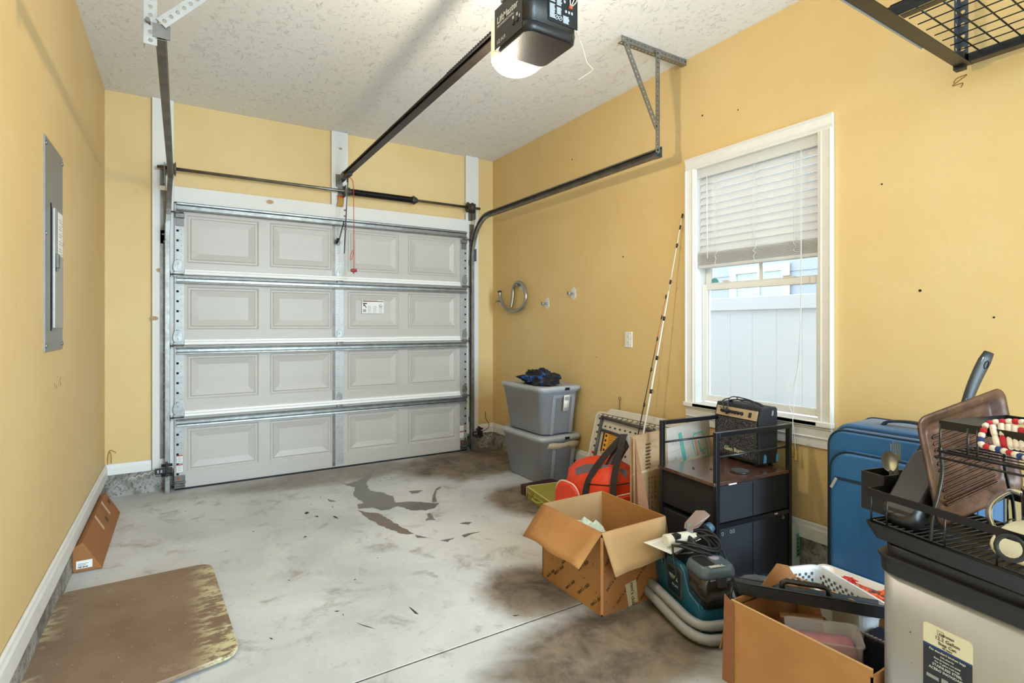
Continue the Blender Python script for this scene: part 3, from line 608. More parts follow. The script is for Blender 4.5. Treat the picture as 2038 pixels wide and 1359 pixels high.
# lens: glowing, wraps the door-side end
lens = mat('glowing_lens', 'D8C8AE', .4, emit='FFE2BC', es=.45)
nt = lens.node_tree; lb = nt.nodes['Principled BSDF']; gg = G(lens)
wv = gg.n('ShaderNodeTexWave'); wv.bands_direction = 'X'; gg.put(wv.inputs[0], gg.pos); wv.inputs['Scale'].default_value = 28
gg.bump(wv.outputs[1], .5, .004)
b = MB(); L = []
for z, k, dr in ((oz0-.018, .72, .03), (oz0-.022, .86, .03), (oz0-.008, .97, .02), (oz0+.03, 1.0, 0), (oz1-.06, .96, 0), (oz1-.035, .85, 0)):
    row = [(ox0+.004, oy1-.001, z+dr)]
    for i in range(13):
        a = math.radians(180-180*i/12); row.append(((ox0+ox1)/2+math.cos(a)*(ox1-ox0)/2*(.99 if k > .9 else .9), oy1+.012+math.sin(a)*.095*k, z+dr*(1-math.sin(a))))
    row.append((ox1-.004, oy1-.001, z+dr)); L.append(row)
b.loft(L, smooth=True); b.build('lamp_lens', lens, op)
b = MB(); b.box(ox0+.04, ox0+.1, oy1-.06, oy1-.02, oz1-.005, oz1+.03); b.perf((ox0+.03, oy1-.05, oz1-.01), (ox0+.03, oy1-.05, ZC-.005), .04, (0, 1, 0), .03, .007, .002).perf((ox1-.03, oy1-.05, oz1-.01), (ox1-.03, oy1-.05, ZC-.005), .04, (0, 1, 0), .03, .007, .002)
b.box(ox0-.005, ox0+.075, oy1-.095, oy1-.055, oz1-.008, oz1+.055).cyl((ox0+.02, oy1-.056, oz1+.03), (ox0+.02, oy1-.045, oz1+.03), .008, 6); b.build('hanging_bracket', galvw, op)
b = MB(); b.perf((ox0-.0, oy1-.05, ZC-.012), (ox1+.0, oy1-.05, ZC-.012), .04, (0, 0, -1), .03, .007, .002); b.build('ceiling_bracket', galv, op)
rl = mat('dark_steel_rail', '3B3531', .4, .5, var=.25, vs=10)
b = MB(); YR0 = oy1-.03; YR1 = 4.55
b.box(XC-.006, XC+.006, YR0, YR1, ZRAIL-.018, ZRAIL+.018).box(XC-.022, XC+.022, YR0, YR1, ZRAIL+.012, ZRAIL+.018).box(XC-.022, XC+.022, YR0, YR1, ZRAIL-.022, ZRAIL-.016); b.build('rail', rl, op)
b = MB(); b.tube([(XC-.024, YR0, ZRAIL+.005), (XC-.024, YR1, ZRAIL+.004)], .005, 6).tube([(XC+.024, YR0, ZRAIL+.005), (XC+.024, YR1, ZRAIL+.004)], .005, 6)
for i in range(28): b.box(XC-.032, XC-.018, YR0+.08+i*.022, YR0+.09+i*.022, ZRAIL-.001, ZRAIL+.011)
b.build('chain', blackm, op)
b = MB(); b.box(XC-.02, XC+.02, 4.55, 4.66, ZRAIL-.02, ZRAIL+.025).cyl((XC-.022, 4.6, ZRAIL), (XC+.022, 4.6, ZRAIL), .03, 16).box(XC-.03, XC+.03, D-.045, D-.038, ZRAIL-.06, ZRAIL+.05).box(XC-.03, XC-.026, 4.66, D-.04, ZRAIL-.02, ZRAIL+.02).box(XC+.026, XC+.03, 4.66, D-.04, ZRAIL-.02, ZRAIL+.02); b.build('header_bracket', galvd, op, bevel=.002)
b = MB(); b.box(XC-.018, XC+.018, 4.42, 4.52, ZRAIL-.04, ZRAIL-.02).box(XC-.006, XC+.006, 4.5, 4.52, ZRAIL-.08, ZRAIL-.03); b.build('trolley', black, op, bevel=.002)
b = MB(); b.beam((XC+.006, 4.52, ZRAIL-.05), (XC+.004, 4.63, 1.86), .005, .024, (0, 1, 0)); b.beam((XC-.006, 4.60, 2.13), (XC-.02, 4.70, 1.99), .005, .022, (0, 1, 0))
b.beam((XC-.03, 4.70, 1.99), (XC-.03, 4.755, 1.965), .02, .02); b.build('door_arm', bsteel, op, bevel=.001)
b = MB()
for z in (2.06, 2.1, 2.17, 2.22): b.cyl((XC-.01, 4.585, z), (XC+.012, 4.585, z), .007, 6)
b.tube([(XC-.02+.022*math.cos(j*PI/7), 4.748, 1.97+.022*math.sin(j*PI/7)) for j in range(14)], .003, 5, closed=True); b.build('arm_bolt', galv, op)
rc = thing('release_cord', 'red emergency release cord with a red handle hanging before the garage door', 'cord', (XC+.04, 4.5, 1.7))
redc = mat('red_cord', 'C23A31', .7); px = XC+.045
b = MB(); b.tube(spline([(XC+.004, 4.47, ZRAIL-.05), (px-.01, 4.48, ZRAIL-.075), (px, 4.49, 2.3), (px+.002, 4.49, 1.715)], 6), .0028, 6)
b.tube(spline([(px+.002, 4.488, 1.88), (px-.02, 4.485, 1.85), (px-.03, 4.485, 1.80), (px-.015, 4.486, 1.80), (px, 4.488, 1.87)], 6), .0025, 6); b.build('rope', redc, rc)
b = MB(); b.cyl((px-.024, 4.49, 1.705), (px+.026, 4.49, 1.705), .013, 12).cyl((px, 4.49, 1.68), (px, 4.49, 1.70), .008, 8); b.build('handle', mat('red_plastic', 'A52B2B', .4), rc, bevel=.003)
# ---------------------------------------------------------------- breaker panel on the left wall
pn = thing('breaker_panel', 'grey flush-mounted breaker panel on the left wall', 'electrical panel', (XL, 2.99, 1.58))
pg = mat('grey_panel_steel', '8B8B88', .38, .55, var=.12, vs=4)
b = MB(); b.box(XL-.002, XL+.006, 2.805, 3.178, 1.14, 2.015); b.build('cover', pg, pn, bevel=.002)
b = MB(); b.box(XL+.007, XL+.019, 2.925, 3.105, 1.235, 1.745); b.build('door', mat('lighter_panel_steel', 'A3A29E', .35, .5, var=.1, vs=4), pn, bevel=.004)
b = MB(); b.box(XL+.005, XL+.0075, 2.905, 2.925, 1.225, 1.76); b.build('door_gap', dark, pn)
b = MB(); b.box(XL+.019, XL+.03, 2.93, 2.955, 1.49, 1.55).box(XL+.02, XL+.026, 2.935, 2.95, 1.475, 1.495); b.build('latch', galvd, pn, bevel=.002)
b = MB(); b.box(XL+.0192, XL+.0202, 2.985, 3.085, 1.55, 1.735); b.mat(1)
for i in range(16): b.box(XL+.0202, XL+.0206, 2.99+(.05 if i % 3 == 0 else 0), 3.08-.01*(i % 4), 1.557+i*.0105, 1.56+i*.0105)
b.build('circuit_directory', [whitep, gp], pn)
for y, z in ((2.822, 1.985), (3.165, 1.985), (2.822, 1.62), (3.165, 1.62), (2.822, 1.165), (3.165, 1.165)):
    b = MB(); b.cyl((XL+.004, y, z), (XL+.010, y, z), .009, 10); b.mat(1).box(XL+.0101, XL+.0106, y-.006, y+.006, z-.001, z+.001); b.build('screw', [galv, dark], pn)
# ---------------------------------------------------------------- right wall fittings
ou = thing('wall_outlet', 'white duplex wall outlet on the yellow wall', 'outlet', (XR, 2.842, 1.145))
b = MB(); b.box(XR-.006, XR+.001, 2.805, 2.878, 1.088, 1.202); b.build('plate', whitepl, ou, bevel=.003)
for z in (1.125, 1.168):
    b = MB(); b.box(XR-.008, XR-.004, 2.826, 2.857, z-.014, z+.014); b.mat(1).box(XR-.0084, XR-.0075, 2.834, 2.836, z-.004, z+.006).box(XR-.0084, XR-.0075, 2.847, 2.849, z-.004, z+.006).cyl((XR-.0084, 2.842, z-.009), (XR-.0075, 2.842, z-.009), .002, 6); b.build('socket', [whitepl, dark], ou, bevel=.001)
clear = mat('clear_plastic', 'F2F2F0', .25, alpha=.75)
for i, (y, z, lb_) in enumerate(((4.66, 1.49, 'adhesive wall hook nearest the corner, left of the coiled tube'), (4.285, 1.63, 'adhesive wall hook behind the coiled metal tube'), (3.86, 1.44, 'lower bare adhesive wall hook right of the coiled tube'), (3.485, 1.51, 'upper bare adhesive wall hook nearest the window'))):
    h = thing('adhesive_hook', lb_, 'hook', (XR, y, z), group=None)
    b = MB(); b.prism([(y-.035, z-.03), (y-.01, z-.05), (y+.02, z-.035), (y+.035, z), (y+.025, z+.035), (y-.01, z+.05), (y-.03, z+.03)], XR-.004, XR, 'x'); b.build('pad', clear, h)
    b = MB(); b.box(XR-.045, XR-.004, y-.006, y+.006, z-.008, z+.008).box(XR-.05, XR-.044, y-.006, y+.022, z-.012, z+.012); b.build('prong', galv, h, bevel=.002)
hz = 1.63; cc = (XR-.045, 4.30, 1.51)
pts = [(XR-.05, 4.60, 1.575), (XR-.05, 4.58, 1.51), (XR-.05, 4.48, 1.41), (XR-.05, 4.32, 1.385), (XR-.05, 4.18, 1.42), (XR-.045, 4.13, 1.52), (XR-.04, 4.19, 1.625), (XR-.035, 4.29, 1.655), (XR-.03, 4.37, 1.61), (XR-.03, 4.385, 1.52), (XR-.04, 4.40, 1.42)]
ht = thing('coiled_tube', 'silver flexible tube looped over a wall hook', 'tube', (XR, 4.3, 1.5))
b = MB(); P = spline(pts, 14); b.tube(P, .017, 10, rr=[.0165+.0016*(i % 2) for i in range(len(P))]); b.build('tube', mat('brushed_chrome', 'A9A69E', .3, .85), ht)
b = MB(); b.cyl(P[0], Vector(P[0])+Vector((0, .003, .014)), .02, 12); b.build('end_cap', black, ht)
# little screws, scuffs, drilled holes on walls
b = MB(); rnd = random.Random(11)
for y, z in ((3.5, 2.62), (2.2, 2.55), (1.05, 1.4), (.8, 1.28), (3.2, 1.0), (2.9, 1.75), (1.2, 1.9), (1.95, 2.5)): b.cyl((XR-.001, y, z), (XR+.001, y, z), rnd.choice([.004, .006]), 8)
struct(b.build('nail_hole', dark))
b = MB(); b.tube(spline([(XR-.001, .93, 2.262), (XR-.001, .92, 2.277), (XR-.001, .885, 2.28), (XR-.001, .935, 2.252), (XR-.001, .90, 2.252), (XR-.001, .905, 2.235)], 4), .0013, 5); struct(b.build('wall_scribble', mat('pencil', '5A3418', .8)))
b = MB()
for i in range(14): y = 3.02+rnd.uniform(0, .2); z = .99+rnd.uniform(-.02, .03); b.beam((XL+.0003, y, z), (XL+.0003, y+rnd.uniform(-.005, .01), z+rnd.uniform(-.02, .02)), .0015, .0012)
struct(b.build('wall_scuff', mat('scuff', '7D6A48', .8)))
# ---------------------------------------------------------------- safety sensors
for s, (x, lb_) in enumerate(((-.115, 'black door safety sensor at the foot of the left track with loose white wire'), (2.50, 'black door safety sensor at the foot of the right track with loose white wire'))):
    sg = -1 if s == 0 else 1
    t = thing('safety_sensor', lb_, 'sensor', (x, D-.12, .17))
    b = MB(); b.box(x-.05, x+.06, D-.135, D-.11, .155, .195).box(x-.012+.03, x+.03, D-.15, D-.1, .13, .24); b.build('body', black, t, bevel=.003)
    b = MB()
    for z in (.145, .215): b.cyl((x-.01, D-.13, z), (x-.01+.07, D-.13, z), .011, 10)
    b.build('clamp', black, t)
    b = MB()
    for dx in (-.035, -.015): b.box(x+dx, x+dx+.01, D-.1365, D-.1345, .165, .185)
    b.build('rivet', galvw, t)
    b = MB(); r2 = random.Random(s)
    P = [(x-sg*(-.05)+sg*.02*i, D-.12+.01*(i % 2), (.17+.012*(i % 2)-(.004*i if s == 0 else .016*min(i, 8-i)))) for i in range(9)]
    b.tube(spline(P, 5), .0025, 5); b.build('wire', MC['white_wire'], t)
w = MB(); w.tube(spline([(-.452, D-.02, .243), (-.45, D-.015, .30), (-.44, D-.02, .34), (-.425, D-.03, .345), (-.40, D-.03, .325)], 6), .0025, 5).tube(spline([(-.43, D-.02, .25), (-.43, D-.03, .31), (-.44, D-.03, .34)], 4), .0022, 5)
tag(w.build('loose_wire', mat('tan_wire', 'A5812F', .7)), 'thin loose wire poking up at the left corner above the baseboard', 'wire')
w = MB(); w.tube(spline([(2.66, D-.012, .36), (2.655, D-.02, .30), (2.68, D-.04, .24), (2.67, D-.05, .2), (2.60, D-.06, .175), (2.53, D-.1, .175)], 6), .003, 5)
tag(w.build('loose_wire', mat('dark_wire', '3A2A1C', .7)), 'dark wire curling down the right corner to the sensor', 'wire')
# ---------------------------------------------------------------- overhead rack
rk = thing('ceiling_rack', 'black wire-deck storage rack hung from the ceiling', 'storage rack', (2.3, .2, 2.3))
RX0, RX1, RY1, RY0, RZ = 1.45, 2.70, .90, -.6, 2.295
b = MB(); b.box(RX0, RX1, RY1-.003, RY1, RZ+.0035, RZ+.05).box(RX0, RX1, RY1-.05, RY1, RZ, RZ+.003); b.build('front_beam', bsteel, rk, bevel=.001)
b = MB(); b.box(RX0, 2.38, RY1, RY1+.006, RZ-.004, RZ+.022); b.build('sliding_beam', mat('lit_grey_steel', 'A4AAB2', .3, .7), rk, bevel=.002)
b = MB(); b.box(RX1-.003, RX1, RY0, RY1-.004, RZ+.001, RZ+.05).box(RX1-.04, RX1-.0035, RY0, RY1-.051, RZ+.001, RZ+.004); b.build('side_beam', bsteel, rk, bevel=.001)
b = MB(); b.box(2.065, 2.068, RY0, RY1-.005, RZ+.004, RZ+.045).box(2.0685, 2.10, RY0, RY1-.052, RZ+.001, RZ+.004); b.build('cross_beam', bsteel, rk, bevel=.001)
b = MB()
pass
b.perf((RX1-.002, RY1-.018, RZ), (RX1-.002, RY1-.018, ZC-.003), .036, (-1, 0, 0), .05, .008, .002).perf((RX1-.02, RY1-.002, RZ), (RX1-.02, RY1-.002, ZC-.003), .036, (0, -1, 0), .05, .008, .002); b.build('upright', mat('blue_grey_steel', '4A505A', .35, .5), rk)
b = MB(); b.box(RX1-.03, RX1+.006, RY1-.03, RY1+.006, RZ-.012, RZ+.055); b.build('corner_cap', bsteel, rk, bevel=.003)
wire = None; wm = mat('black_wire', '131314', .4, .2)
for i in range(9):
    x = RX1-.06-.0705*i
    if wire is None:
        b = MB(); b.cyl((RX1-.06, RY0, RZ+.052), (RX1-.06, RY1-.02, RZ+.052), .0022, 6); wire = b.build('deck_wire', wm, rk)
    else: c = wire.copy(); COL.objects.link(c); c.parent = rk; c.location.x = -.0705*i
wire = None
for i in range(13):
    if wire is None:
        b = MB(); b.cyl((2.07, RY1-.07, RZ+.047), (RX1-.01, RY1-.07, RZ+.047), .003, 6); wire = b.build('deck_wire', wm, rk)
    else: c = wire.copy(); COL.objects.link(c); c.parent = rk; c.location.y = -.0625*i
for x, y in ((RX1-.07, RY1), (2.3, RY1), (2.09, RY1), (1.9, RY1)):
    b = MB(); b.cyl((x, y+.003, RZ+.025), (x, y+.008, RZ+.025), .007, 6); b.build('bolt', galvw, rk)
# ---------------------------------------------------------------- puddles and debris on the floor
wet = mat('wet_concrete', '6F6C68', .12, var=.15, vs=6); wetb = mat('damp_brown_concrete', '77675A', .3, var=.2, vs=9)
PUD = [[(1.072, 4.338), (1.108, 4.26), (1.199, 4.288), (1.304, 4.4), (1.445, 4.638), (1.341, 4.377), (1.245, 4.203), (1.208, 3.987), (1.274, 3.896), (1.313, 3.775), (1.283, 3.633), (1.359, 3.608), (1.423, 3.569), (1.493, 3.481), (1.535, 3.455), (1.478, 3.384), (1.401, 3.37), (1.314, 3.423), (1.274, 3.552), (1.198, 3.515), (1.142, 3.53), (1.117, 3.607), (1.03, 3.64), (1.045, 3.737), (1.092, 3.729), (1.077, 3.851), (1.083, 3.99), (1.141, 4.131), (1.101, 4.209)] ,
[(1.01, 3.612), (1.04, 3.553), (1.116, 3.486), (1.142, 3.282), (1.171, 3.109), (1.183, 3.036), (1.128, 3.054), (1.088, 3.16), (1.051, 3.285), (1.021, 3.448)] ,
[(1.704, 3.783), (1.648, 3.74), (1.585, 3.63), (1.535, 3.499), (1.493, 3.481), (1.569, 3.64), (1.645, 3.767), (1.707, 3.808)] ,
[(1.457, 3.832), (1.553, 3.788), (1.493, 3.745), (1.451, 3.762)] ,
[(1.406, 3.307), (1.387, 3.204), (1.388, 3.166), (1.357, 3.192), (1.317, 3.184), (1.364, 3.237), (1.379, 3.303)] ,
[(1.49, 3.038), (1.538, 3.037), (1.572, 3.016), (1.527, 2.99), (1.498, 3.019)] ,
[(1.419, 2.858), (1.48, 2.862), (1.543, 2.846), (1.47, 2.843), (1.41, 2.817)] ,
[(1.275, 2.856), (1.366, 2.845), (1.306, 2.815)] ,
[(1.185, 3.013), (1.242, 2.921), (1.18, 2.96)] ,
[(0.893, 3.965), (0.933, 3.872), (0.89, 3.898)] ,
[(0.605, 3.315), (0.624, 3.335), (0.633, 3.314)] ,
[(0.695, 3.746), (0.716, 3.765), (0.725, 3.736), (0.7, 3.712)] ,
[(0.736, 3.644), (0.76, 3.648), (0.757, 3.612)] ,
[(0.841, 3.586), (0.856, 3.577), (0.864, 3.519), (0.848, 3.544)] ,
[(0.859, 2.258), (0.867, 2.215), (0.871, 2.173), (0.86, 2.188)] ,
[(0.594, 2.358), (0.595, 2.332), (0.591, 2.338)] ,
[(0.618, 2.262), (0.648, 2.212), (0.681, 2.161), (0.646, 2.206)] ,
[(0.298, 2.329), (0.311, 2.307), (0.305, 2.307)] ,
[(1.211, 1.954), (1.243, 1.94), (1.216, 1.94)] ,
]
def flat(name, pts, m, z=.0008, jag=.006):
    # organic outline: subdivide and jitter
    out = []; k = len(pts); r_ = random.Random(len(pts)*13+int(abs(pts[0][0])*100))
    for i in range(k):
        a = pts[i]; c = pts[(i+1) % k]; n = max(1, int(math.dist(a, c)/.02))
        for j in range(n):
            t = j/n; out.append((a[0]+(c[0]-a[0])*t+r_.uniform(-jag, jag), a[1]+(c[1]-a[1])*t+r_.uniform(-jag, jag)))
    from mathutils.geometry import tessellate_polygon
    tri = tessellate_polygon([[Vector((p[0], p[1], 0)) for p in out]])
    b = MB(); b.add([(p[0], p[1], z) for p in out], [t if (Vector((*out[t[1]], 0))-Vector((*out[t[0]], 0))).cross(Vector((*out[t[2]], 0))-Vector((*out[t[0]], 0))).z > 0 else t[::-1] for t in tri])
    return b.build(name, m)
labs = ['large grey puddle on the floor in front of the garage door', 'long brown damp streak running from the big puddle toward the camera', 'curved damp tail at the right end of the big puddle']
for i, p in enumerate(PUD[:3]): tag(flat('puddle', p, wet if i == 0 else wetb), labs[i], 'puddle')
for i, p in enumerate(PUD[3:10]): tag(flat('damp_spot', p, wet, jag=.004), 'small damp floor spot '+['between the big puddle and its curved tail', 'between the big puddle and the damp streak end', 'highest on the right, nearest the olive case', 'at the far right, nearest the open carton', 'right of the streak, nearest the camera', 'touching the near end of the long streak', 'left of the big puddle, nearest the door'][i], 'puddle', 'small damp spots around the puddle')
deb = mat('dark_debris', '3A342E', .8)
for i, p in enumerate(PUD[10:]): tag(flat('debris', p, deb, .0012, .001), 'small dark fleck of dirt on the grey floor', 'debris', 'dark flecks scattered on the floor')
rnd = random.Random(5)
fk = None
for i in range(40):
    x = rnd.uniform(-.3, 1.9); y = rnd.uniform(2.0, 4.6)
    if x < .25 and y < 3.3 or x > 1.5 and y < 3.0: continue
    if fk is None: b = MB(); b.prism([(0, 0), (.009, .002), (.014, .006), (.006, .007)], .0004, .0014); fk = b.build('debris', deb); c = fk
    else: c = fk.copy(); COL.objects.link(c)
    c.location = (x, y, 0); c.rotation_euler.z = rnd.uniform(0, 6); s_ = rnd.uniform(.5, 1.5); c.scale = (s_, s_, 1)
    tag(c, 'small dark fleck of dirt on the grey floor', 'debris', 'dark flecks scattered on the floor')
# ================================================================ loose things
# ---- leaning carton and brown board at the left wall
t = thing('cardboard_box', 'flat brown carton with two pale tape strips leaning against the left wall', 'box', (-.4, 3.9, 0))
sec = [(-.345, .002), (-.424, .150), (-.466, .128), (-.464, .004)]
b = MB(); b.loft([[(x, y, z) for x, z in sec] for y in (3.44, 4.40)]); b.build('carton', cardd, t, bevel=.003)
def onface(u, v, off=.001):   # u along y, v up the sloping face
    a = Vector((-.345, 0, .002)); c = Vector((-.424, 0, .150)); n = Vector((.148, 0, .079)).normalized(); p = a+(c-a)*v+n*off; return Vector((p.x, u, p.z))
tapem = mat('pale_tape', 'CBAE86', .45)
for y in (3.86, 4.15):
    b = MB(); b.hexa([onface(y, .45), onface(y+.035, .45), onface(y+.035, 1.0), onface(y, 1.0)], [onface(y, .45, .002), onface(y+.035, .45, .002), onface(y+.035, 1.0, .002), onface(y, 1.0, .002)]); b.build('tape_strip', tapem, t)
b = MB(); b.box(-.45, -.385, 3.437, 3.4395, .02, .06); b.mat(1).box(-.443, -.40, 3.4362, 3.4375, .043, .046).box(-.443, -.41, 3.4362, 3.4375, .036, .039); b.build('shipping_label', [whitep, gp], t)
text('YEE SPAF', .0105, ink, t, (-.444, 3.4365, .024), (1, 0, 0), (0, 0, 1), bold=.0003)
for u, v in ((4.3, .62), (4.02, .42)):
    b = MB(); b.hexa([onface(u, v), onface(u+.045, v), onface(u+.045, v+.16), onface(u, v+.16)], [onface(u, v, .0016), onface(u+.045, v, .0016), onface(u+.045, v+.16, .0016), onface(u, v+.16, .0016)]); b.build('printed_mark', mat('faded_print', '5A3B22', .7), t)
matm, g = newmat('worn_brown_board', .62)
n1 = g.noise(2.2, 6, .65); n2 = g.noise(26, 6, .7, st=(.45, 1, 1)); x, y, z = g.xyz()
c = g.mix(g.rng(n1, .35, .65), '7A6350', '8C7562'); c = g.mix(g.math('MULTIPLY', g.rng(g.noise(7, 6, .7), .6, .72), .45), c, 'A79A8C')
ed = g.math('MAXIMUM', g.rng(x, .00, .16), g.math('MULTIPLY', g.rng(x, -.38, -.49), .8))
ed = g.math('MULTIPLY', ed, g.math('MULTIPLY', g.rng(n2, .46, .56), g.rng(g.noise(3.5, 3), .42, .52)))
c = g.mix(ed, c, 'CFC79E'); c = g.mix(g.rng(g.noise(90, 3), .70, .74), c, 'D8D0B8'); g.color(c); g.bump(n2, .12, .003)
b = MB(); r = .07
pts = []
for cx, cy, a in ((.135-.0, 3.155-r, 0), (-.50+r, 3.15-r, 90), (-.455+r, 2.12+r, 180), (.185-r, 2.225+r, 270)):
    for i in range(7):
        tt = math.radians(a+90*i/6); pts.append(((cx if a in (90, 180) else cx-(r if a == 0 else 0))+r*math.cos(tt), cy+r*math.sin(tt)))
b.prism(pts, .012, .03); o = b.build('floor_board', matm, bevel=.004); tag(o, 'worn brown board with rounded corners and chipped pale edges lying on the floor', 'board')
b = MB(); b.box(-.3, -.1, 2.5, 2.8, .0005, .012).box(-.1, .1, 2.9, 3.0, .0005, .012); o2 = b.build('support_block', mat('wood_block', '6A5138', .8), o, world=False)

# ---- grey totes
grey = mat('grey_tote_plastic', '9598A0', .42, var=.06, vs=5, bump=.05, bs=120); greyl = mat('grey_tote_lid', 'A6AAAE', .4, var=.06, vs=5)
def tote(lab, z0, fill):
    t = thing('storage_tote', lab, 'storage bin', (2.54, 3.66, z0), group=None)
    def lp(x0, x1, y0, y1, z, r): return [(p[0], p[1], z) for p in rrect(x0, x1, y0, y1, r, 6)]
    B = (2.388, 2.700, 3.405, 3.925); T = (2.345, 2.728, 3.36, 3.968)
    def q(k, z, e=0, r=.06): return lp(*[B[i]+(T[i]-B[i])*k+(-e if i % 2 == 0 else e) for i in range(4)], z0+z, r)
    b = MB(); b.loft([q(0, 0, -.012, .05), q(.02, .012), q(.93, .335), q(.95, .338, .006), q(.98, .352, .006), q(1, .356, 0)], smooth=True); b.build('body', grey, t)
    b = MB(); x0 = 2.412; x1 = 2.70; fy = lambda z: 3.405-.045*z/.356
    for xa, xb_ in ((2.455, 2.485), (2.64, 2.672)):
        b.hexa([(xa, fy(0)-.004, z0+.0), (xb_, fy(0)-.004, z0+.0), (xb_, fy(0)+.01, z0+.0), (xa, fy(0)+.01, z0+.0)], [(xa, fy(.31)-.007, z0+.31), (xb_, fy(.31)-.007, z0+.31), (xb_, fy(.31)+.01, z0+.31), (xa, fy(.31)+.01, z0+.31)])
    b.hexa([(2.455, fy(.29)-.007, z0+.29), (2.672, fy(.29)-.007, z0+.29), (2.672, fy(.29)+.01, z0+.29), (2.455, fy(.29)+.01, z0+.29)], [(2.455, fy(.315)-.01, z0+.315), (2.672, fy(.315)-.01, z0+.315), (2.672, fy(.315)+.01, z0+.315), (2.455, fy(.315)+.01, z0+.315)])
    b.build('handle_panel', grey, t, bevel=.003)
    b = MB(); b.loft([q(1, .356, .008), q(1, .352, .014), q(1, .366, .016), q(1, .378, .012), q(1, .384, .0), q(1, .384, -.02), q(1, .379, -.03)], smooth=False); b.build('lid', greyl, t, bevel=.002)
    b = MB(); b.box(2.56, 2.60, 3.338, 3.352, z0+.352, z0+.372); b.build('latch_notch', dark, t)
    return t
t = tote('lower grey lidded storage tote with torn packing tape under its lid', 0, 0)
b = MB(); b.sheet([[(2.40+.05*i, 3.365+.003*math.sin(i*2)+(.018 if i == 0 else 0), .33-.022*j+.006*math.sin(i*1.7+j)) for i in range(7)] for j in range(3)], .001, (0, -1, 0)); b.v = [v+Vector((0, -.012, 0)) for v in b.v]; b.build('packing_tape', mat('crumpled_tape', 'B5A48C', .25, bump=.5, bs=60), t)
t = tote('upper grey lidded storage tote with a small white sticker, stacked on the other', .3865, 0)
b = MB(); yl = 3.362; b.sheet([[(x, 3.381-.045*(z-.386)/.356-.004+.0, z) for x in (2.545, 2.60)] for z in (.70, .575)], .0008, (0, -1, 0))
b.mat(1); b.box(2.553, 2.592, 3.338, 3.3405, .66, .692) ; b.box(2.556, 2.566, 3.345, 3.3475, .63, .643).box(2.578, 2.588, 3.345, 3.3475, .63, .643).box(2.553, 2.57, 3.348, 3.352, .585, .60).box(2.576, 2.590, 3.348, 3.352, .585, .60)
b.v = [Vector((v.x, v.y-.0, v.z)) for v in b.v]; b.build('sticker', [whitep, MC['grey_print']], t)
clm, g = newmat('black_blue_cloth', .85)
n = g.noise(9, 3, .5, dist=.6); c = g.mix(g.rng(n, .52, .56), '15151A', '1E4E9A'); c = g.mix(g.rng(g.noise(14, 3), .62, .66), c, '5A2C1C'); g.color(c); g.bump(g.noise(60, 4), .3, .01)
b = blob((2.50, 3.60, .80), (.135, .17, .075), .42, 3.3, 60, 30, 1.7, floor=.772); tag(b.build('crumpled_cloth', clm), 'crumpled black and blue cloth lying on top of the upper tote', 'cloth')

# ---- olive tool case
olive = mat('olive_vinyl', 'A29A3C', .42, bump=.25, bs=250); cream = mat('cream_piping', 'DCD3A0', .5); brass = mat('brass', 'C9A84E', .3, .9)
t = thing('tool_case', 'flat olive green case with cream piping and brass latches on the floor beside the totes', 'case', (2.275, 2.995, 0), math.radians(-9))
def rb(b, x0, x1, y0, y1, z0, z1, r=.02): return b.prism(rrect(x0, x1, y0, y1, r, 4), z0, z1)
b = MB(); rb(b, -.19, .17, -.19, .2, .001, .05); b.build('base', olive, t, world=False, bevel=.003)
b = MB(); rb(b, -.19, .17, -.19, .2, .052, .088); b.build('lid', olive, t, world=False, bevel=.004)
b = MB(); b.tube([(p[0], p[1], .087) for p in rrect(-.19, .17, -.19, .2, .02, 4)], .003, 6, closed=True).tube([(p[0], p[1], .051) for p in rrect(-.19, .17, -.19, .2, .02, 4)], .002, 6, closed=True)
for x, y in ((-.19, -.19), (-.19, .2)): b.tube([(x, y, .005), (x, y, .085)], .003, 6)
b.build('piping', cream, t, world=False)
for y in (.10, -.10):
    b = MB(); b.box(-.197, -.19, y-.014, y+.014, .03, .075).box(-.202, -.196, y-.008, y+.008, .04, .062); b.cyl((-.2, y-.012, .052), (-.2, y+.012, .052), .004, 8); b.build('latch', brass, t, world=False, bevel=.001)
b = MB(); b.tube(spline([(-.192, .05, .045), (-.22, .045, .045), (-.225, 0, .045), (-.22, -.045, .045), (-.192, -.05, .045)], 5), .006, 8); b.build('handle', olive, t, world=False)
b = MB(); rb(b, 2.135, 2.42, 3.23, 3.335, .001, .072, .012); tag(b.build('dark_case', mat('maroon_vinyl', '3B1D1C', .5), bevel=.004), 'dark maroon case edge showing behind the olive case', 'case').location = (-.0, .0, 0)

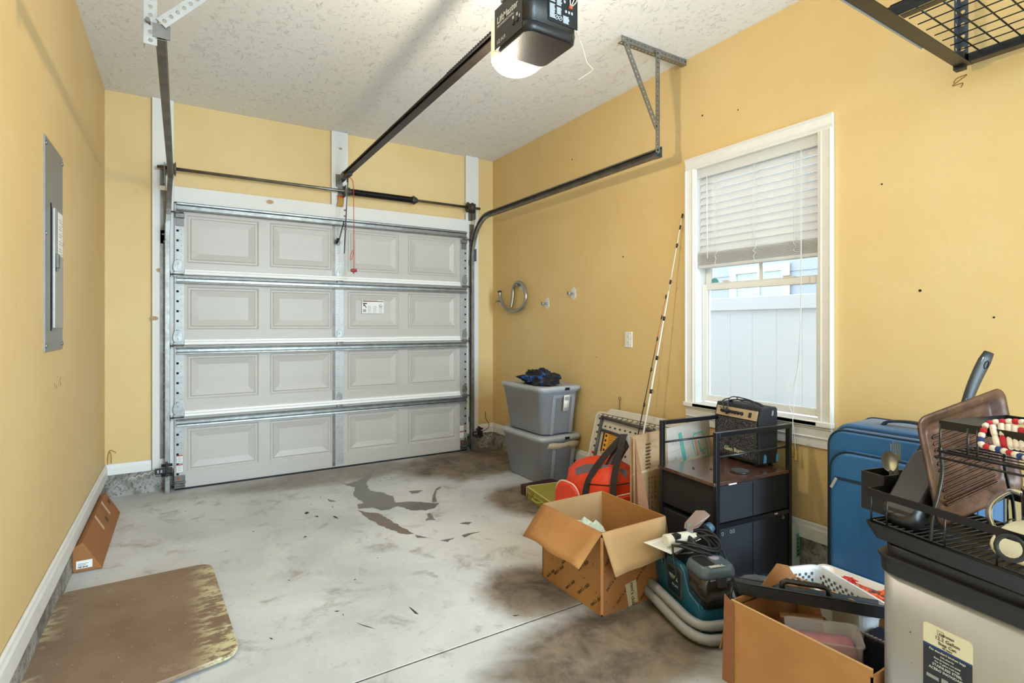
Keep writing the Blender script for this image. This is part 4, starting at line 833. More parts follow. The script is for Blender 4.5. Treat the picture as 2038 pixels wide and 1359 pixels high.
# ---- orange duffel
org = mat('orange_nylon', 'E8431A', .5, bump=.9, bs=14, var=.08, vs=9); strap = mat('dark_brown_webbing', '2C2424', .7, bump=.3, bs=200); lgt = mat('grey_lining', 'B9B6B6', .6)
t = thing('duffel_bag', 'bright orange duffel bag with upright black straps and white piping', 'bag', (2.22, 2.58, 0))
def sl(cx, cy, rx, ry, z, p=3.2, n=36, wob=0, sd=0):
    o = []
    for i in range(n):
        a = 2*PI*i/n; c = math.cos(a); s_ = math.sin(a); k = 1+wob*noise.noise(Vector((c*1.5+sd, s_*1.5, z*9)))
        o.append((cx+rx*k*math.copysign(abs(c)**(2/p), c), cy+ry*k*math.copysign(abs(s_)**(2/p), s_), z))
    return o
bx, by = 2.235, 2.555
b = MB(); b.loft([sl(bx, by, .155, .2, .002), sl(bx, by, .17, .225, .03, wob=.03), sl(bx, by, .175, .235, .15, wob=.05), sl(bx, by, .172, .23, .25, wob=.08, sd=2), sl(bx, by, .165, .225, .29, wob=.10, sd=2), sl(bx, by, .150, .21, .33, wob=.14, sd=4), sl(bx+.01, by-.01, .125, .17, .375, wob=.22, sd=5), sl(bx+.02, by-.02, .085, .12, .405, wob=.3, sd=6), sl(bx+.02, by-.02, .03, .05, .418, wob=.3, sd=6)], smooth=True); b.build('body', org, t)
wh = mat('white_piping', 'EFE6DE', .5)
def pocket(name, x, y0, y1, z0, z1, r, out):  # rounded side pocket on the -X face
    b = MB(); pr = rrect(y0, y1, z0, z1, r, 6); b.loft([[(x+.05, p[0], p[1]) for p in pr], [(x, p[0], p[1]) for p in pr], [(x-.02, (p[0]-(y0+y1)/2)*.9+(y0+y1)/2, (p[1]-(z0+z1)/2)*.9+(z0+z1)/2) for p in pr]], smooth=False)
    pk = b.build(name, org, t, bevel=.004); b = MB(); b.tube([(x-.004, p[0], p[1]) for p in pr], .0045, 6, closed=True); b.build('piping', wh, pk)
pocket('side_pocket', bx-.178, by-.02, by+.225, .03, .27, .09, 1)
b = MB(); pr = rrect(bx-.165, bx+.16, .03, .255, .09, 6); b.loft([[(p[0], by-.18, p[1]) for p in pr], [(p[0], by-.235, p[1]) for p in pr], [((p[0]-bx)*.9+bx, by-.25, (p[1]-.13)*.9+.13) for p in pr]])
pk = b.build('front_pocket', org, t, bevel=.004); b = MB(); b.tube([(p[0], by-.238, p[1]) for p in pr], .0045, 6, closed=True); b.build('piping', wh, pk)
for sp_ in ([(2.045, 2.47, .06), (2.04, 2.475, .20), (2.06, 2.475, .30), (2.12, 2.47, .39), (2.21, 2.455, .48), (2.29, 2.44, .55), (2.325, 2.45, .565), (2.33, 2.50, .52), (2.31, 2.58, .44)],
            [(2.10, 2.295, .06), (2.10, 2.295, .22), (2.125, 2.32, .32), (2.17, 2.35, .40), (2.235, 2.385, .49), (2.30, 2.425, .56), (2.335, 2.45, .572), (2.35, 2.5, .52), (2.34, 2.56, .43)]):
    b = MB(); b.ribbon(spline(sp_, 6), .038, .003, (.85, -.53, 0)); b.build('strap', strap, t)
b = MB(); b.sheet([[(2.315-.045*v+.028*u*.85, 2.455+.0*v-.028*u*.53, .555-.052*v+.008*math.sin(u*2+v)) for u in range(4)] for v in range(5)], .003, (-1, -.5, 0)); b.build('grip_wrap', mat('maroon_wrap', '3C1418', .5), t)
b = MB(); b.ribbon(spline([(2.335, 2.43, .565), (2.35, 2.40, .50), (2.35, 2.38, .44), (2.335, 2.36, .40)], 5), .028, .003, (.8, -.5, 0)); b.build('grey_strap', lgt, t)
b = MB(); b.ribbon(spline([(bx-.15, by+.06, .335), (bx-.12, by-.02, .375), (bx-.08, by-.10, .385), (bx-.02, by-.16, .37), (bx+.03, by-.20, .355)], 5), .05, .006, (.3, .3, .9)); b.build('lining', mat('mauve_lining', '6E6470', .7), t)
b = MB(); b.tube(spline([(bx-.17, by-.08, .30), (bx-.10, by-.215, .315), (bx+.05, by-.228, .318), (bx+.16, by-.12, .31)], 6), .004, 6); b.build('zip', black, t)

# ---- folded plastic table
tabp = mat('cream_table_plastic', 'CFC8BA', .5); fr_ = mat('grey_brown_frame', '565052', .45, .3)
t = thing('folding_table', 'cream plastic table folded in half leaning on the wall, ribbed underside and yellow label showing', 'table', (2.6, 2.7, 0))
Tm = Matrix.Translation((2.47, 3.03, .005)) @ Matrix(((0, math.sin(math.radians(15)), -math.cos(math.radians(15)), 0), (-1, 0, 0, 0), (0, math.cos(math.radians(15)), math.sin(math.radians(15)), 0), (0, 0, 0, 1)))
# local: x along -Y (0..0.9), y up the leaning face (0..0.62), z out of the face toward the room
def L3(x, y, z): return Tm @ Vector((x, y, z))
b = MB(); pr = rrect(0, .90, 0, .63, .05, 5)
b.loft([[(p[0], p[1], 0) for p in pr], [(p[0], p[1], .022) for p in pr], [((p[0]-.45)*.972+.45, (p[1]-.315)*.96+.315, .022) for p in pr], [((p[0]-.45)*.965+.45, (p[1]-.315)*.95+.315, .008) for p in pr]])
b.xf(Tm).build('table_half', tabp, t)
b = MB(); pr = rrect(.08, .925, .02, .665, .05, 5); b.prism(pr, -.032, -.004); b.xf(Tm).build('table_half', tabp, t, bevel=.004)
slotm = mat('slot_shadow', '3A3632', .9)
b = MB()
for i in range(11):
    b.prism(rrect(.025, .045, .07+i*.05, .085+i*.05, .004, 2), .008, .0095)
for i in range(16):
    b.prism(rrect(.10+i*.05, .125+i*.05, .575, .59, .005, 2), .008, .0095).prism(rrect(.10+i*.05, .118+i*.05, .525, .537, .004, 2), .008, .0095)
for i in range(14):
    for j in range(7): b.prism(rrect(.13+i*.055, .145+i*.055, .08+j*.055, .095+j*.055, .004, 2), .008, .0095)
b.xf(Tm).build('moulded_slot', slotm, t, kind='stuff')
b = MB()
for i in range(16): b.prism([(.05+i*.05+.019*math.cos(j*PI/6), .612-.012*math.sin(j*PI/6)) for j in range(7)][::-1], .010, .021)
b.xf(Tm).build('scalloped_rib', tabp, t, kind='stuff')
for p, q in (((.07, .60, .02), (.07, .05, .02)), ((.08, .59, .028), (.9, .56, .028)), ((.1, .50, .025), (.8, .47, .025)), ((.62, .5, .03), (.62, .1, .03))):
    b = MB(); b.cyl(p, q, .011, 10); b.xf(Tm).build('frame_tube', fr_, t)
b = MB(); b.prism(rrect(.12, .34, .35, .49, .004, 2), .024, .026); b.mat(1)
b.prism(rrect(.122, .138, .353, .487, .002, 2), .026, .0265)
for i in range(4): b.prism(rrect(.147, .166, .36+i*.033, .378+i*.033, .006, 2), .026, .0265)
for i in range(11): b.prism([(.18, .36+i*.0115), (.32-.02*(i % 3), .36+i*.0115), (.32-.02*(i % 3), .3635+i*.0115), (.18, .3635+i*.0115)], .026, .0265)
b.xf(Tm).build('warning_label', [mat('yellow_label', 'E9A52A', .5), mat('label_black', '2A1E10', .6)], t)
b = MB(); b.cyl((.03, .33, .009), (.03, .33, .013), .009, 10); b.xf(Tm).build('red_button', redp, t)

# ---- fishing rods
def rod(lab, base, tip, r0, body, tipm, guides, frac):
    base = Vector(base); tip = Vector(tip); t = thing('fishing_rod', lab, 'fishing rod', base)
    n = 12; P = [base.lerp(tip, i/n)+Vector((-.0, 0, 0)) for i in range(n+1)]
    k = int(n*frac); b = MB(); b.tube(P[:k+1], r0, 8, rr=[r0*(1-.75*i/n) for i in range(k+1)]); b.build('blank', body, t)
    b = MB(); b.tube(P[k:], r0, 8, rr=[r0*(1-.75*i/n) for i in range(k, n+1)]); b.build('tip_section', tipm, t)
    b = MB(); b.cyl(base, base.lerp(tip, .16), r0*2.2, 10); b.build('grip', black, t)
    d = (tip-base).normalized()
    for u in guides:
        p = base.lerp(tip, u); b = MB(); rg = .012*(1.25-u); c = p+Vector((-.35, -.9, .1)).normalized()*(rg+.006)
        b.tube([c+Vector((math.cos(j*PI/5)*.9, -math.cos(j*PI/5)*.3, math.sin(j*PI/5)))*rg for j in range(10)], .0012, 5, closed=True).tube([p-d*.015, c-Vector((0, 0, rg)), p+d*.015], .0012, 5).cyl(p-d*.014, p+d*.014, r0*(1.35-.8*u), 8); b.build('line_guide', black, t)
rod('tall white fishing rod leaning in the corner beside the window', (2.445, 2.53, .004), (2.738, 2.345, 1.955), .0085, mat('white_rod', 'E6E1D4', .35), mat('thin_white_rod', 'D8D2C2', .35), (.42, .53, .66, .78, .9, .96, .998), .8)
rod('short dark fishing rod with a red tip leaning on the yellow wall', (2.44, 2.585, .004), (2.742, 2.485, 1.445), .0055, black, mat('red_rod', 'B5392B', .4), (.5, .66, .80, .9, .995), .75)
b = MB(); b.tube(spline([(2.745, 2.93, .70), (2.745, 2.93, .66), (2.74, 2.93, .60)], 4), .003, 5).tube([(2.742, 2.925+.012*math.cos(j*PI/5), .71+.012*math.sin(j*PI/5)) for j in range(10)], .002, 5, closed=True); tag(b.build('wire_hook', galvd), 'small wire hook on the yellow wall above the folded table', 'hook')

# ---- flattened printed cardboard behind the cart
t = thing('flattened_box', 'flattened cardboard box with teal and orange print standing behind the black cart', 'box', (2.35, 2.06, 0))
tanb, g = newmat('glossy_tan_cardboard', .35); c = g.mix(g.rng(g.noise(4), .3, .7), 'B08960', 'C3A27E'); g.color(c); g.bump(g.noise(14, 5, .6, st=(1, 1, 2.6)), .35, .01)
pale = mat('pale_printed_cardboard', 'C6BBAE', .5, var=.04, vs=10)
P0 = Vector((2.025, 2.045, .003)); 
def cp(u, v, o=0): return Vector((2.025+u+.03*0, 2.07-o+.00*u, .003+v+.06*u*min(1, v/.3)*.9))
b = MB(); b.hexa([cp(0, 0), cp(.36, 0), cp(.36, 0, -.012), cp(0, 0, -.012)], [cp(-.0, .655), cp(.36, .655), cp(.36, .655, -.012), cp(0, .655, -.012)]); b.build('panel', tanb, t)
b = MB(); b.hexa([cp(.30, 0, .004), cp(.66, 0, .004), cp(.66, 0, .001), cp(.30, 0, .001)], [cp(.26, .66, .004), cp(.62, .66, .004), cp(.62, .66, .001), cp(.26, .66, .001)]); b.build('printed_panel', pale, t)
b = MB(); b.add([(2.03, 2.05, .003), (2.03, 2.05, .66), (1.985, 2.0, .60), (1.965, 1.96, .3), (2.06, 1.90, .003), (2.034, 2.055, .003), (2.034, 2.055, .66), (1.989, 2.005, .60), (1.969, 1.965, .3), (2.064, 1.905, .003)], [(0, 1, 2, 3, 4), (9, 8, 7, 6, 5), (0, 5, 6, 1), (1, 6, 7, 2), (2, 7, 8, 3), (3, 8, 9, 4), (4, 9, 5, 0)]); b.build('side_flap', mat('brown_cardboard_flap', '9C6B4B', .7, var=.1), t)
teal = mat('teal_print', '68AD9C', .6); orp = mat('orange_print', 'D08A6A', .6)
def strip(m, pts, w, name='print'):
    b = MB()
    for p, q in zip(pts, pts[1:]): b.beam(cp(p[0], p[1], .0048), cp(q[0], q[1], .0048), w, .0012, (0, -1, 0))
    b.build(name, m, t)
strip(teal, [(.365, .62), (.42, .42), (.43, .40)], .028)
strip(teal, [(.47, .55), (.485, .595), (.555, .595), (.585, .55), (.62, .42)], .008); strip(teal, [(.47, .55), (.53, .40)], .007)
strip(orp, [(.495, .56), (.54, .40)], .016); strip(teal, [(.52, .55), (.55, .48), (.58, .495)], .012); strip(teal, [(.555, .46), (.60, .44)], .010); strip(teal, [(.568, .478), (.585, .42)], .010)
strip(gp, [(.30, .56), (.33, .59), (.335, .56)], .0015); strip(gp, [(.31, .46), (.335, .49), (.34, .46)], .0015); strip(gp, [(.28, .52), (.38, .53)], .0015)
for j in range(9): text('AMMM' if j % 2 else 'MWWA', .013, ink, t, (2.125, 2.0685, .60-j*.018), (1, 0, .06), (0, 0, 1), name='lettering', xs=.9)
for k_ in range(3):
    b = MB()
    for j in range(26-6*k_): b.box(2.15+.022*k_, 2.153+.022*k_+.006*((j*7) % 3 == 0), 2.0685, 2.0695, .42-j*.009, .424-j*.009)
    b.build('printed_column', ink, t, kind='stuff')
b = MB(); b.beam(cp(.0, .455, .003), cp(.60, .455, .005), .012, .002, (0, -1, 0)); b.build('fold_line', mat('crease_light', 'D6BE98', .5), t)

# ---- black cart
CA = Vector((2.10, 1.60, 0)); CR = math.radians(-5)
t = thing('storage_cart', 'black metal and fabric drawer cart with rails and a dark wood-look top', 'cart', CA, CR)
CW, CDp, CH, SH = .53, .38, .75, .518
pw = .022
for x in (0, CW):
    for y in (0, CDp):
        b = MB(); xx = x if x == 0 else x-pw; yy = y if y == 0 else y-pw; b.box(xx, xx+pw, yy, yy+pw, .005, CH); b.build('post', bsteel, t, world=False, bevel=.0015)
for y in (0, CDp-pw):
    b = MB(); b.box(pw, CW-pw, y, y+pw, CH-pw, CH); b.build('handle_rail', bsteel, t, world=False, bevel=.0015)
    b = MB(); b.cyl((pw, y+pw/2, .635), (CW-pw, y+pw/2, .635), .0055, 10); b.build('rod', bsteel, t, world=False)
    b = MB(); b.box(pw, CW-pw, y+.002, y+pw-.002, .30, .322); b.build('mid_rail', bsteel, t, world=False, bevel=.0015)
topm, g = newmat('dark_wood_laminate', .22); g.b.inputs['Coat Weight'].default_value = .8; g.b.inputs['Coat Roughness'].default_value = .2
n = g.noise(3, 6, .65, st=(2, 14, 1)); g.color(g.mix(g.rng(n, .3, .7), '3A2420', '6A4438')); g.b.inputs['Specular IOR Level'].default_value = .7
b = MB(); b.box(-.012, CW-.001, .002, CDp-.002, SH-.016, SH); b.v = [v for v in b.v]; b.build('top_board', topm, t, world=False, bevel=.002)
fab = mat('black_fabric', '1C1D22', .75, bump=.3, bs=400)
for z0, z1 in ((.325, SH-.02), (.03, .298)):
    b = MB(); b.box(.006, CW-.006, .008, CDp-.006, z0, z1); pnl = b.build('drawer', fab, t, world=False, bevel=.004)
    b = MB(); b.box(.25, .254, .0045, .009, z0+.004, z1-.004); b.build('seam', blackm, pnl, world=False)
for x, z in ((.045, .275), (.10, .277), (.118, .277), (.47, .285)):
    b = MB(); b.tube([(x+.006*math.cos(j*PI/6), .006, z+.008*math.sin(j*PI/6)) for j in range(12)], .0013, 5, closed=True); b.build('grommet', galvw, t, world=False)
for x, y in ((.08, -.001), (.40, -.001)):
    b = MB(); b.box(x, x+.05 if x < .2 else x+.02, -.002, .004, SH-.018 if x < .2 else .312, SH-.013 if x < .2 else .317); b.build('paper_tab', whitep, t, world=False)
def on(P): return Matrix.Translation(CA) @ Matrix.Rotation(CR, 4, 'Z') @ Vector(P)
for x, y, lb_ in ((.10, .24, 'left small black cap lying on the cart top'), (.17, .19, 'right small black cap lying on the cart top')):
    c_ = on((x, y, SH)); b = MB(); b.lathe([(.001, 0), (.007, 0), (.006, .005), (.001, .007)], (c_.x, c_.y, SH), 10); tag(b.build('cap', black), lb_, 'cap')
c_ = on((.26, .09, SH)); b = MB(); b.lathe([(.002, 0), (.046, 0), (.048, .004), (.044, .008), (.002, .008)], (c_.x, c_.y, SH+.0003), 28); vt = thing('vent_disc', 'round black slotted vent disc lying on the cart top before the amplifier', 'disc', (c_.x, c_.y, SH)); b.build('disc', black, vt)
for i in range(-4, 5):
    w_ = math.sqrt(.042**2-(i*.009)**2); b = MB(); b.box(c_.x+i*.009-.0018, c_.x+i*.009+.0018, c_.y-w_, c_.y+w_, SH+.0083, SH+.0098); b.build('slat', mat('grey_slat', '5A5C60', .4), vt)
# ---- amplifier
AR = math.radians(-7); AP = Vector((2.508, 1.655, SH+.001))
t = thing('guitar_amplifier', 'small black guitar amplifier with a tan control panel standing on the cart', 'amplifier', AP, AR)
tol = mat('black_tolex', '1B1C20', .5, bump=.5, bs=300)
# local: face at x=0 (toward -X), y 0..L along +Y, depth +x
LA, DA, HA = .30, .135, .305
b = MB(); prf = [(0, .014), (.0, .232), (.018, HA), (DA-.01, HA), (DA, HA-.01), (DA, .014)]
b.loft([[(x, y, z) for x, z in prf] for y in (0, LA)][::-1]); b.build('cabinet', tol, t, world=False, bevel=.007, seg=3)
grl, g = newmat('grille_cloth', .7)
v = g.n('ShaderNodeTexVoronoi'); g.put(v.inputs[0], g.pos); v.inputs['Scale'].default_value = 230; g.color(g.mix(g.rng(v.outputs[0], .22, .42), '8E8E94', '1A1A1E')); g.bump(v.outputs[0], .4, .002)
b = MB(); b.box(-.004, .002, .016, LA-.016, .03, .230); b.build('grille', grl, t, world=False, bevel=.002)
b = MB()
pa = Vector((-.0025, 0, .236)); pb = Vector((.0105, 0, .285)); nn_ = Vector((-(pb.z-pa.z), 0, pb.x-pa.x)).normalized()
def ap(y, v, o): p = pa+(pb-pa)*v+nn_*o; return Vector((p.x, y, p.z))
b.hexa([ap(.016, 0, -.002), ap(.016, 0, .003), ap(LA-.016, 0, .003), ap(LA-.016, 0, -.002)], [ap(.016, 1, -.002), ap(.016, 1, .003), ap(LA-.016, 1, .003), ap(LA-.016, 1, -.002)]); b.build('control_panel', mat('tan_panel', 'BBA588', .45), t, world=False)
for y in (LA-.06, LA-.105, LA-.125, LA-.145, LA-.165, LA-.19):
    b = MB(); b.cyl(ap(y, .5, .003), ap(y, .5, .016), .0095, 14, .0075); b.build('knob', black, t, world=False)
b = MB(); b.hexa([ap(.05, .25, .003), ap(.05, .25, .008), ap(.065, .25, .008), ap(.065, .25, .003)], [ap(.05, .75, .003), ap(.05, .75, .006), ap(.065, .75, .006), ap(.065, .75, .003)]); b.build('power_switch', black, t, world=False)
text('GB-10', .011, ink, t, (ap(LA-.035, .72, .0035)), (0, -1, 0), pb-pa, world=False, off=.0006)
text('Glen Burton', .030, mat('cream_script', 'D8CDB6', .5), t, (-.0045, LA-.075, .052), (0, -1, 0), (0, 0, 1), world=False, bold=.0004)
for y in (.03, LA-.03):
    for x in (.02, DA-.02): b = MB(); b.cyl((x, y, 0), (x, y, .015), .012, 12); b.build('foot', rubber, t, world=False)
b = MB(); b.ribbon(spline([(.07, LA-.04, HA), (.07, LA-.07, HA+.012), (.07, LA/2, HA+.018), (.07, .07, HA+.012), (.07, .04, HA)], 6), .022, .005, (1, 0, 0)); b.build('carry_handle', rubber, t, world=False)
b = MB(); P = [(.05, .24, HA+.02), (.0, .24, HA+.01), (-.012, .22, .28), (-.02, .20, .265), (-.018, .19, .28), (.0, .2, HA+.015), (.06, .22, HA+.03), (.08, .12, HA+.02), (.05, .08, HA+.012), (.03, .15, HA+.02), (.07, .2, HA+.03), (.09, .1, HA+.01)]
b.tube(spline(P, 6), .0032, 6); b.build('cable', mat('dark_cable', '30343A', .5), t, world=False)
b = MB(); b.cyl((-.012, .225, .262), (-.012, .19, .27), .008, 10).cyl((-.012, .2, .285), (-.012, .2, .25), .006, 8); b.build('plug', black, t, world=False)
blu = mat('sky_blue_plastic', '5CA2D6', .4)
for x, z, lb_ in ((.0, 0, 'a'), (.09, 0, 'b')):
    b = MB(); b.prism([(x+.028, .022), (x+.046, .022), (x+.05, .045), (x+.044, .062), (x+.038, .066), (x+.032, .058), (x+.03, .045)], -.004, -.001, 'y'); b.build('blue_tag', blu, t, world=False)
b = MB(); b.prism([(.085, .262), (.098, .262), (.1, .28), (.098, .29), (.09, .285)], -.0035, -.001, 'y'); b.build('silver_tag', galvw, t, world=False)

# ---- blue suitcase
bluem, g = newmat('blue_nylon', .42)
g.color(g.mix(g.rng(g.noise(3), .3, .7), '0F4C78', '175C8C')); g.bump(g.math('ADD', g.noise(5, 3, .5, st=(1, 1, .5)), g.math('MULTIPLY', g.noise(400, 2), .05)), .35, .03); g.b.inputs['Sheen Weight'].default_value = .2
navy = mat('navy_trim', '12283F', .5)
t = thing('suitcase', 'large bright blue soft suitcase standing upright by the window wall', 'suitcase', (2.56, 1.0, 0))
Y0, Y1 = .76, 1.262
def sc(x, y0, y1, z0, z1, r): return [(x, p[0], p[1]) for p in rrect(y0, y1, z0, z1, r, 6)]
b = MB(); b.loft([sc(2.72, Y0, Y1, .03, .815, .06), sc(2.70, Y0-.004, Y1+.004, .03, .822, .06), sc(2.47, Y0-.004, Y1+.004, .03, .822, .07), sc(2.455, Y0+.004, Y1-.004, .034, .815, .07)], smooth=True); b.build('shell', bluem, t)
b = MB(); b.loft([sc(2.455, Y0, Y1, .035, .805, .07), sc(2.415, Y0, Y1, .035, .80, .07), sc(2.405, Y0+.01, Y1-.01, .045, .79, .065)], smooth=False); b.build('front_lid', bluem, t, bevel=.004)
b = MB(); b.loft([sc(2.41, Y0+.02, Y1-.02, .05, .72, .08), sc(2.382, Y0+.025, Y1-.025, .05, .715, .08), sc(2.372, Y0+.035, Y1-.035, .06, .705, .075)], smooth=False); fp = b.build('front_pocket', bluem, t, bevel=.006)
for x, z1, r, i in ((2.412, .80, .07, 0), (2.456, .806, .07, 0), (2.702, .823, .06, -.005), (2.38, .717, .08, .024)):
    b = MB(); b.tube(sc(x, Y0+i, Y1-i, .04, z1, r), .004, 6, closed=True); b.build('piping', navy, t)
b = MB(); b.ribbon([(2.3705, Y0+.05, .60), (2.3705, Y1-.045, .60)], .012, .002, (0, 0, 1)); b.build('zip', navy, fp)
b = MB(); b.beam((2.368, Y1-.055, .6), (2.364, Y1-.035, .555), .011, .003, (1, 0, 0)); b.build('zip_pull', galvw, fp, bevel=.001)
b = MB(); b.box(2.368, 2.3725, Y1-.335, Y1-.24, .652, .676); b.build('badge', black, fp, bevel=.001)
text('Overbrook', .016, Wt, fp, (2.3676, Y1-.246, .6595), (0, -1, 0), (0, 0, 1), bold=.0003, xs=1.02)
b = MB(); b.ribbon(spline([(2.56, Y1-.15, .818), (2.56, Y1-.17, .838), (2.56, Y1-.25, .848), (2.56, Y1-.33, .838), (2.56, Y1-.35, .818)], 5), .03, .01, (1, 0, 0)); b.build('top_handle', navy, t)
b = MB(); b.ribbon(spline([(2.58, Y1+.006, .50), (2.58, Y1+.03, .47), (2.58, Y1+.03, .37), (2.58, Y1+.006, .34)], 5), .028, .008, (1, 0, 0)); b.build('side_handle', navy, t)
for x in (2.45, 2.66):
    for y in (Y0+.06, Y1-.06): b = MB(); b.cyl((x, y-.012, .028), (x, y+.012, .028), .027, 16); b.build('wheel', black, t)
# ================================================================ foreground things
kraft2 = card
def slab(b, q, n, t):   # quad q thickened by t along n
    n = Vector(n).normalized()*t; q = [Vector(p) for p in q]; return b.hexa(q, [p+n for p in q])
# ---- open printed carton
t = thing('open_carton', 'open brown cardboard carton with black shop print and flaps folded out', 'box', (1.72, 1.96, 0))
bx0, bx1, by0_, by1_, bh = 1.53, 1.92, 1.742, 2.185, .36; w_ = .005
b = MB(); b.box(bx0, bx0+w_, by0_, by1_, .001, bh); b.build('side', card, t)
b = MB(); b.box(bx0, bx1, by0_, by0_+w_, .001, bh); b.build('side', cardd, t)
b = MB(); b.box(bx1-w_, bx1, by0_, by1_, .001, bh); b.build('side', card, t)
b = MB(); b.box(bx0, bx1, by1_-w_, by1_, .001, bh); b.build('side', cardin, t)
b = MB(); b.box(bx0+w_, bx1-w_, by0_+w_, by1_-w_, .001, .006); b.build('bottom', card, t)
def sag(p0, p1, p2, p3, m, n=6, dn=(0, 0, -1), amp=.006):   # flap from hinge p0-p1 to tip p3-p2, slightly wavy
    P = [Vector(p) for p in (p0, p1, p2, p3)]; G_ = []
    for i in range(n+1):
        u = i/n; a = P[0].lerp(P[3], u); c = P[1].lerp(P[2], u)
        G_.append([a.lerp(c, v/8)+Vector(dn)*amp*math.sin(v*1.3+2*u)*u for v in range(9)])
    nn = (P[1]-P[0]).cross(P[3]-P[0]).normalized(); b = MB(); b.sheet(G_, .0045, nn); return b.build('flap', m, t)
sag((bx0, by1_, bh), (bx0, by0_, bh), (1.385, 1.722, .247), (1.40, 2.165, .24), card)
sag((bx0, by0_, bh), (bx1, by0_, bh), (1.862, 1.69, .20), (1.54, 1.665, .20), cardin, amp=.002)
sag((bx1, by0_, bh), (bx1, by1_, bh), (1.965, 2.17, .20), (1.97, 1.76, .19), card, amp=.003)
sag((bx1, by1_, bh), (bx0, by1_, bh), (1.53, 2.22, .19), (1.91, 2.22, .19), card, amp=.003)
fx = bx0-.0003; cs = math.cos(math.radians(42)); sn = math.sin(math.radians(42))
rot_r = Vector((0, -cs, sn)); rot_u = Vector((0, sn, cs))
for (y, z, s_) in ((2.16, .17, .024), (2.08, .045, .024), (2.02, .12, .024), (1.99, .015, .022), (1.93, .20, .022), (1.90, .03, .026), (1.90, .135, .024), (1.84, .265, .024), (1.81, .015, .024), (2.14, .01, .02)):
    text("sam's club", s_, ink, t, (fx, y, z), rot_r, rot_u, xs=1.0)
fy = by0_-.0003; r2 = Vector((cs, 0, sn)); u2 = Vector((-sn, 0, cs))
for (x, z) in ((1.55, .21), (1.56, .10), (1.62, .03), (1.73, .10), (1.76, .01), (1.82, .16)):
    text("sam's club", .024, ink, t, (x, fy, z), r2, u2)
def diamond(c, r, u, s_=.008):
    b = MB(); c = Vector(c); P = [c+u*s_, c+r*s_*.8, c-u*s_, c-r*s_*.8]; b.tube(P, .0013, 5, closed=True); b.build('diamond_mark', ink, t)
for y, z in ((2.04, .26), (1.80, .20), (1.78, .085), (2.10, .11), (1.86, .115)): diamond((fx-.0006, y, z), Vector((0, -1, 0)), Vector((0, 0, 1)))
for x, z in ((1.548, .185), (1.555, .055), (1.60, .02), (1.71, .085)): diamond((x, fy-.0006, z), Vector((1, 0, 0)), Vector((0, 0, 1)))
b = MB(); b.add([(1.664, fy-.0012, .104), (1.73, fy-.0012, .112), (1.742, fy-.0012, .010), (1.685, fy-.0012, .002), (1.664, fy, .104), (1.73, fy, .112), (1.742, fy, .01), (1.685, fy, .002)], [(3, 2, 1, 0), (0, 1, 5, 4), (1, 2, 6, 5), (2, 3, 7, 6), (3, 0, 4, 7)]); b.build('tape_label', mat('tan_tape', 'BFAE90', .5, bump=.3, bs=60), t)
text("sam's club", .026, ink, t, (1.694, fy-.0014, .106), (.12, 0, -1), (1, 0, .12), off=.0004)
diamond((1.724, fy-.002, .006), Vector((0, 0, -1)), Vector((1, 0, 0)), .01)
b = MB(); b.ribbon([(bx0-.001, by0_-.0015, .34), (bx0-.001, by0_-.0015, .01)], .012, .001, (.7, -.7, 0)); b.build('edge_tape', mat('edge_tape_tan', 'B98050', .35), t)
pap = mat('pale_green_paper', 'CFDACD', .6, var=.06, vs=12)
b = MB()
def crumple(c, sx, sy, sz, sd, n=10):
    G_ = []
    for i in range(n):
        G_.append([(c[0]+(i/(n-1)-.5)*sx, c[1]+(j/(n-1)-.5)*sy, c[2]+sz*(1-((i/(n-1)-.5)**2+(j/(n-1)-.5)**2)*2.5)+.05*noise.noise(Vector((i*.7+sd, j*.7, sd)))) for j in range(n)])
    return G_
b.sheet(crumple((1.66, 1.99, .19), .22, .24, .11, 2.2), .001); o = b.build('crumpled_paper', pap, smooth=False); tag(o, 'crumpled pale green paper bag inside the open carton', 'paper')
b = MB(); b.sheet(crumple((1.72, 1.90, .02), .22, .2, .12, 6.2), .001); o = b.build('crumpled_paper', whitep, smooth=False); tag(o, 'crumpled white paper at the bottom of the open carton', 'paper')

# ---- carpet cleaner
CO = (1.757, 1.420, 0); CRt = math.radians(-17)
t = thing('carpet_cleaner', 'teal portable carpet cleaner with grey ribbed hose and black coiled cord', 'carpet cleaner', CO, CRt)
t.scale = (.965, .965, 1.15); CM = Matrix.Translation(CO) @ Matrix.Rotation(CRt, 4, 'Z') @ Matrix.Diagonal((.965, .965, 1.15, 1)); ROOT[t.name] = CM
tealp = mat('teal_cleaner_plastic', '235F78', .3, var=.06, vs=4); smoke = mat('smoky_tank', '2B2826', .15, coat=.3); gcap = mat('slate_grey_plastic', '55646F', .35)
def rr(x0, x1, y0, y1, z, r=.025, n=4): return [(p[0], p[1], z) for p in rrect(x0, x1, y0, y1, r, n)]
b = MB(); b.loft([rr(-.005, .195, -.005, .365, .008), rr(-.008, .198, -.008, .368, .02), rr(0, .19, 0, .36, .04), rr(.004, .186, .004, .356, .10), rr(.006, .184, .006, .354, .105)], smooth=False); b.build('base', tealp, t, world=False, bevel=.003)
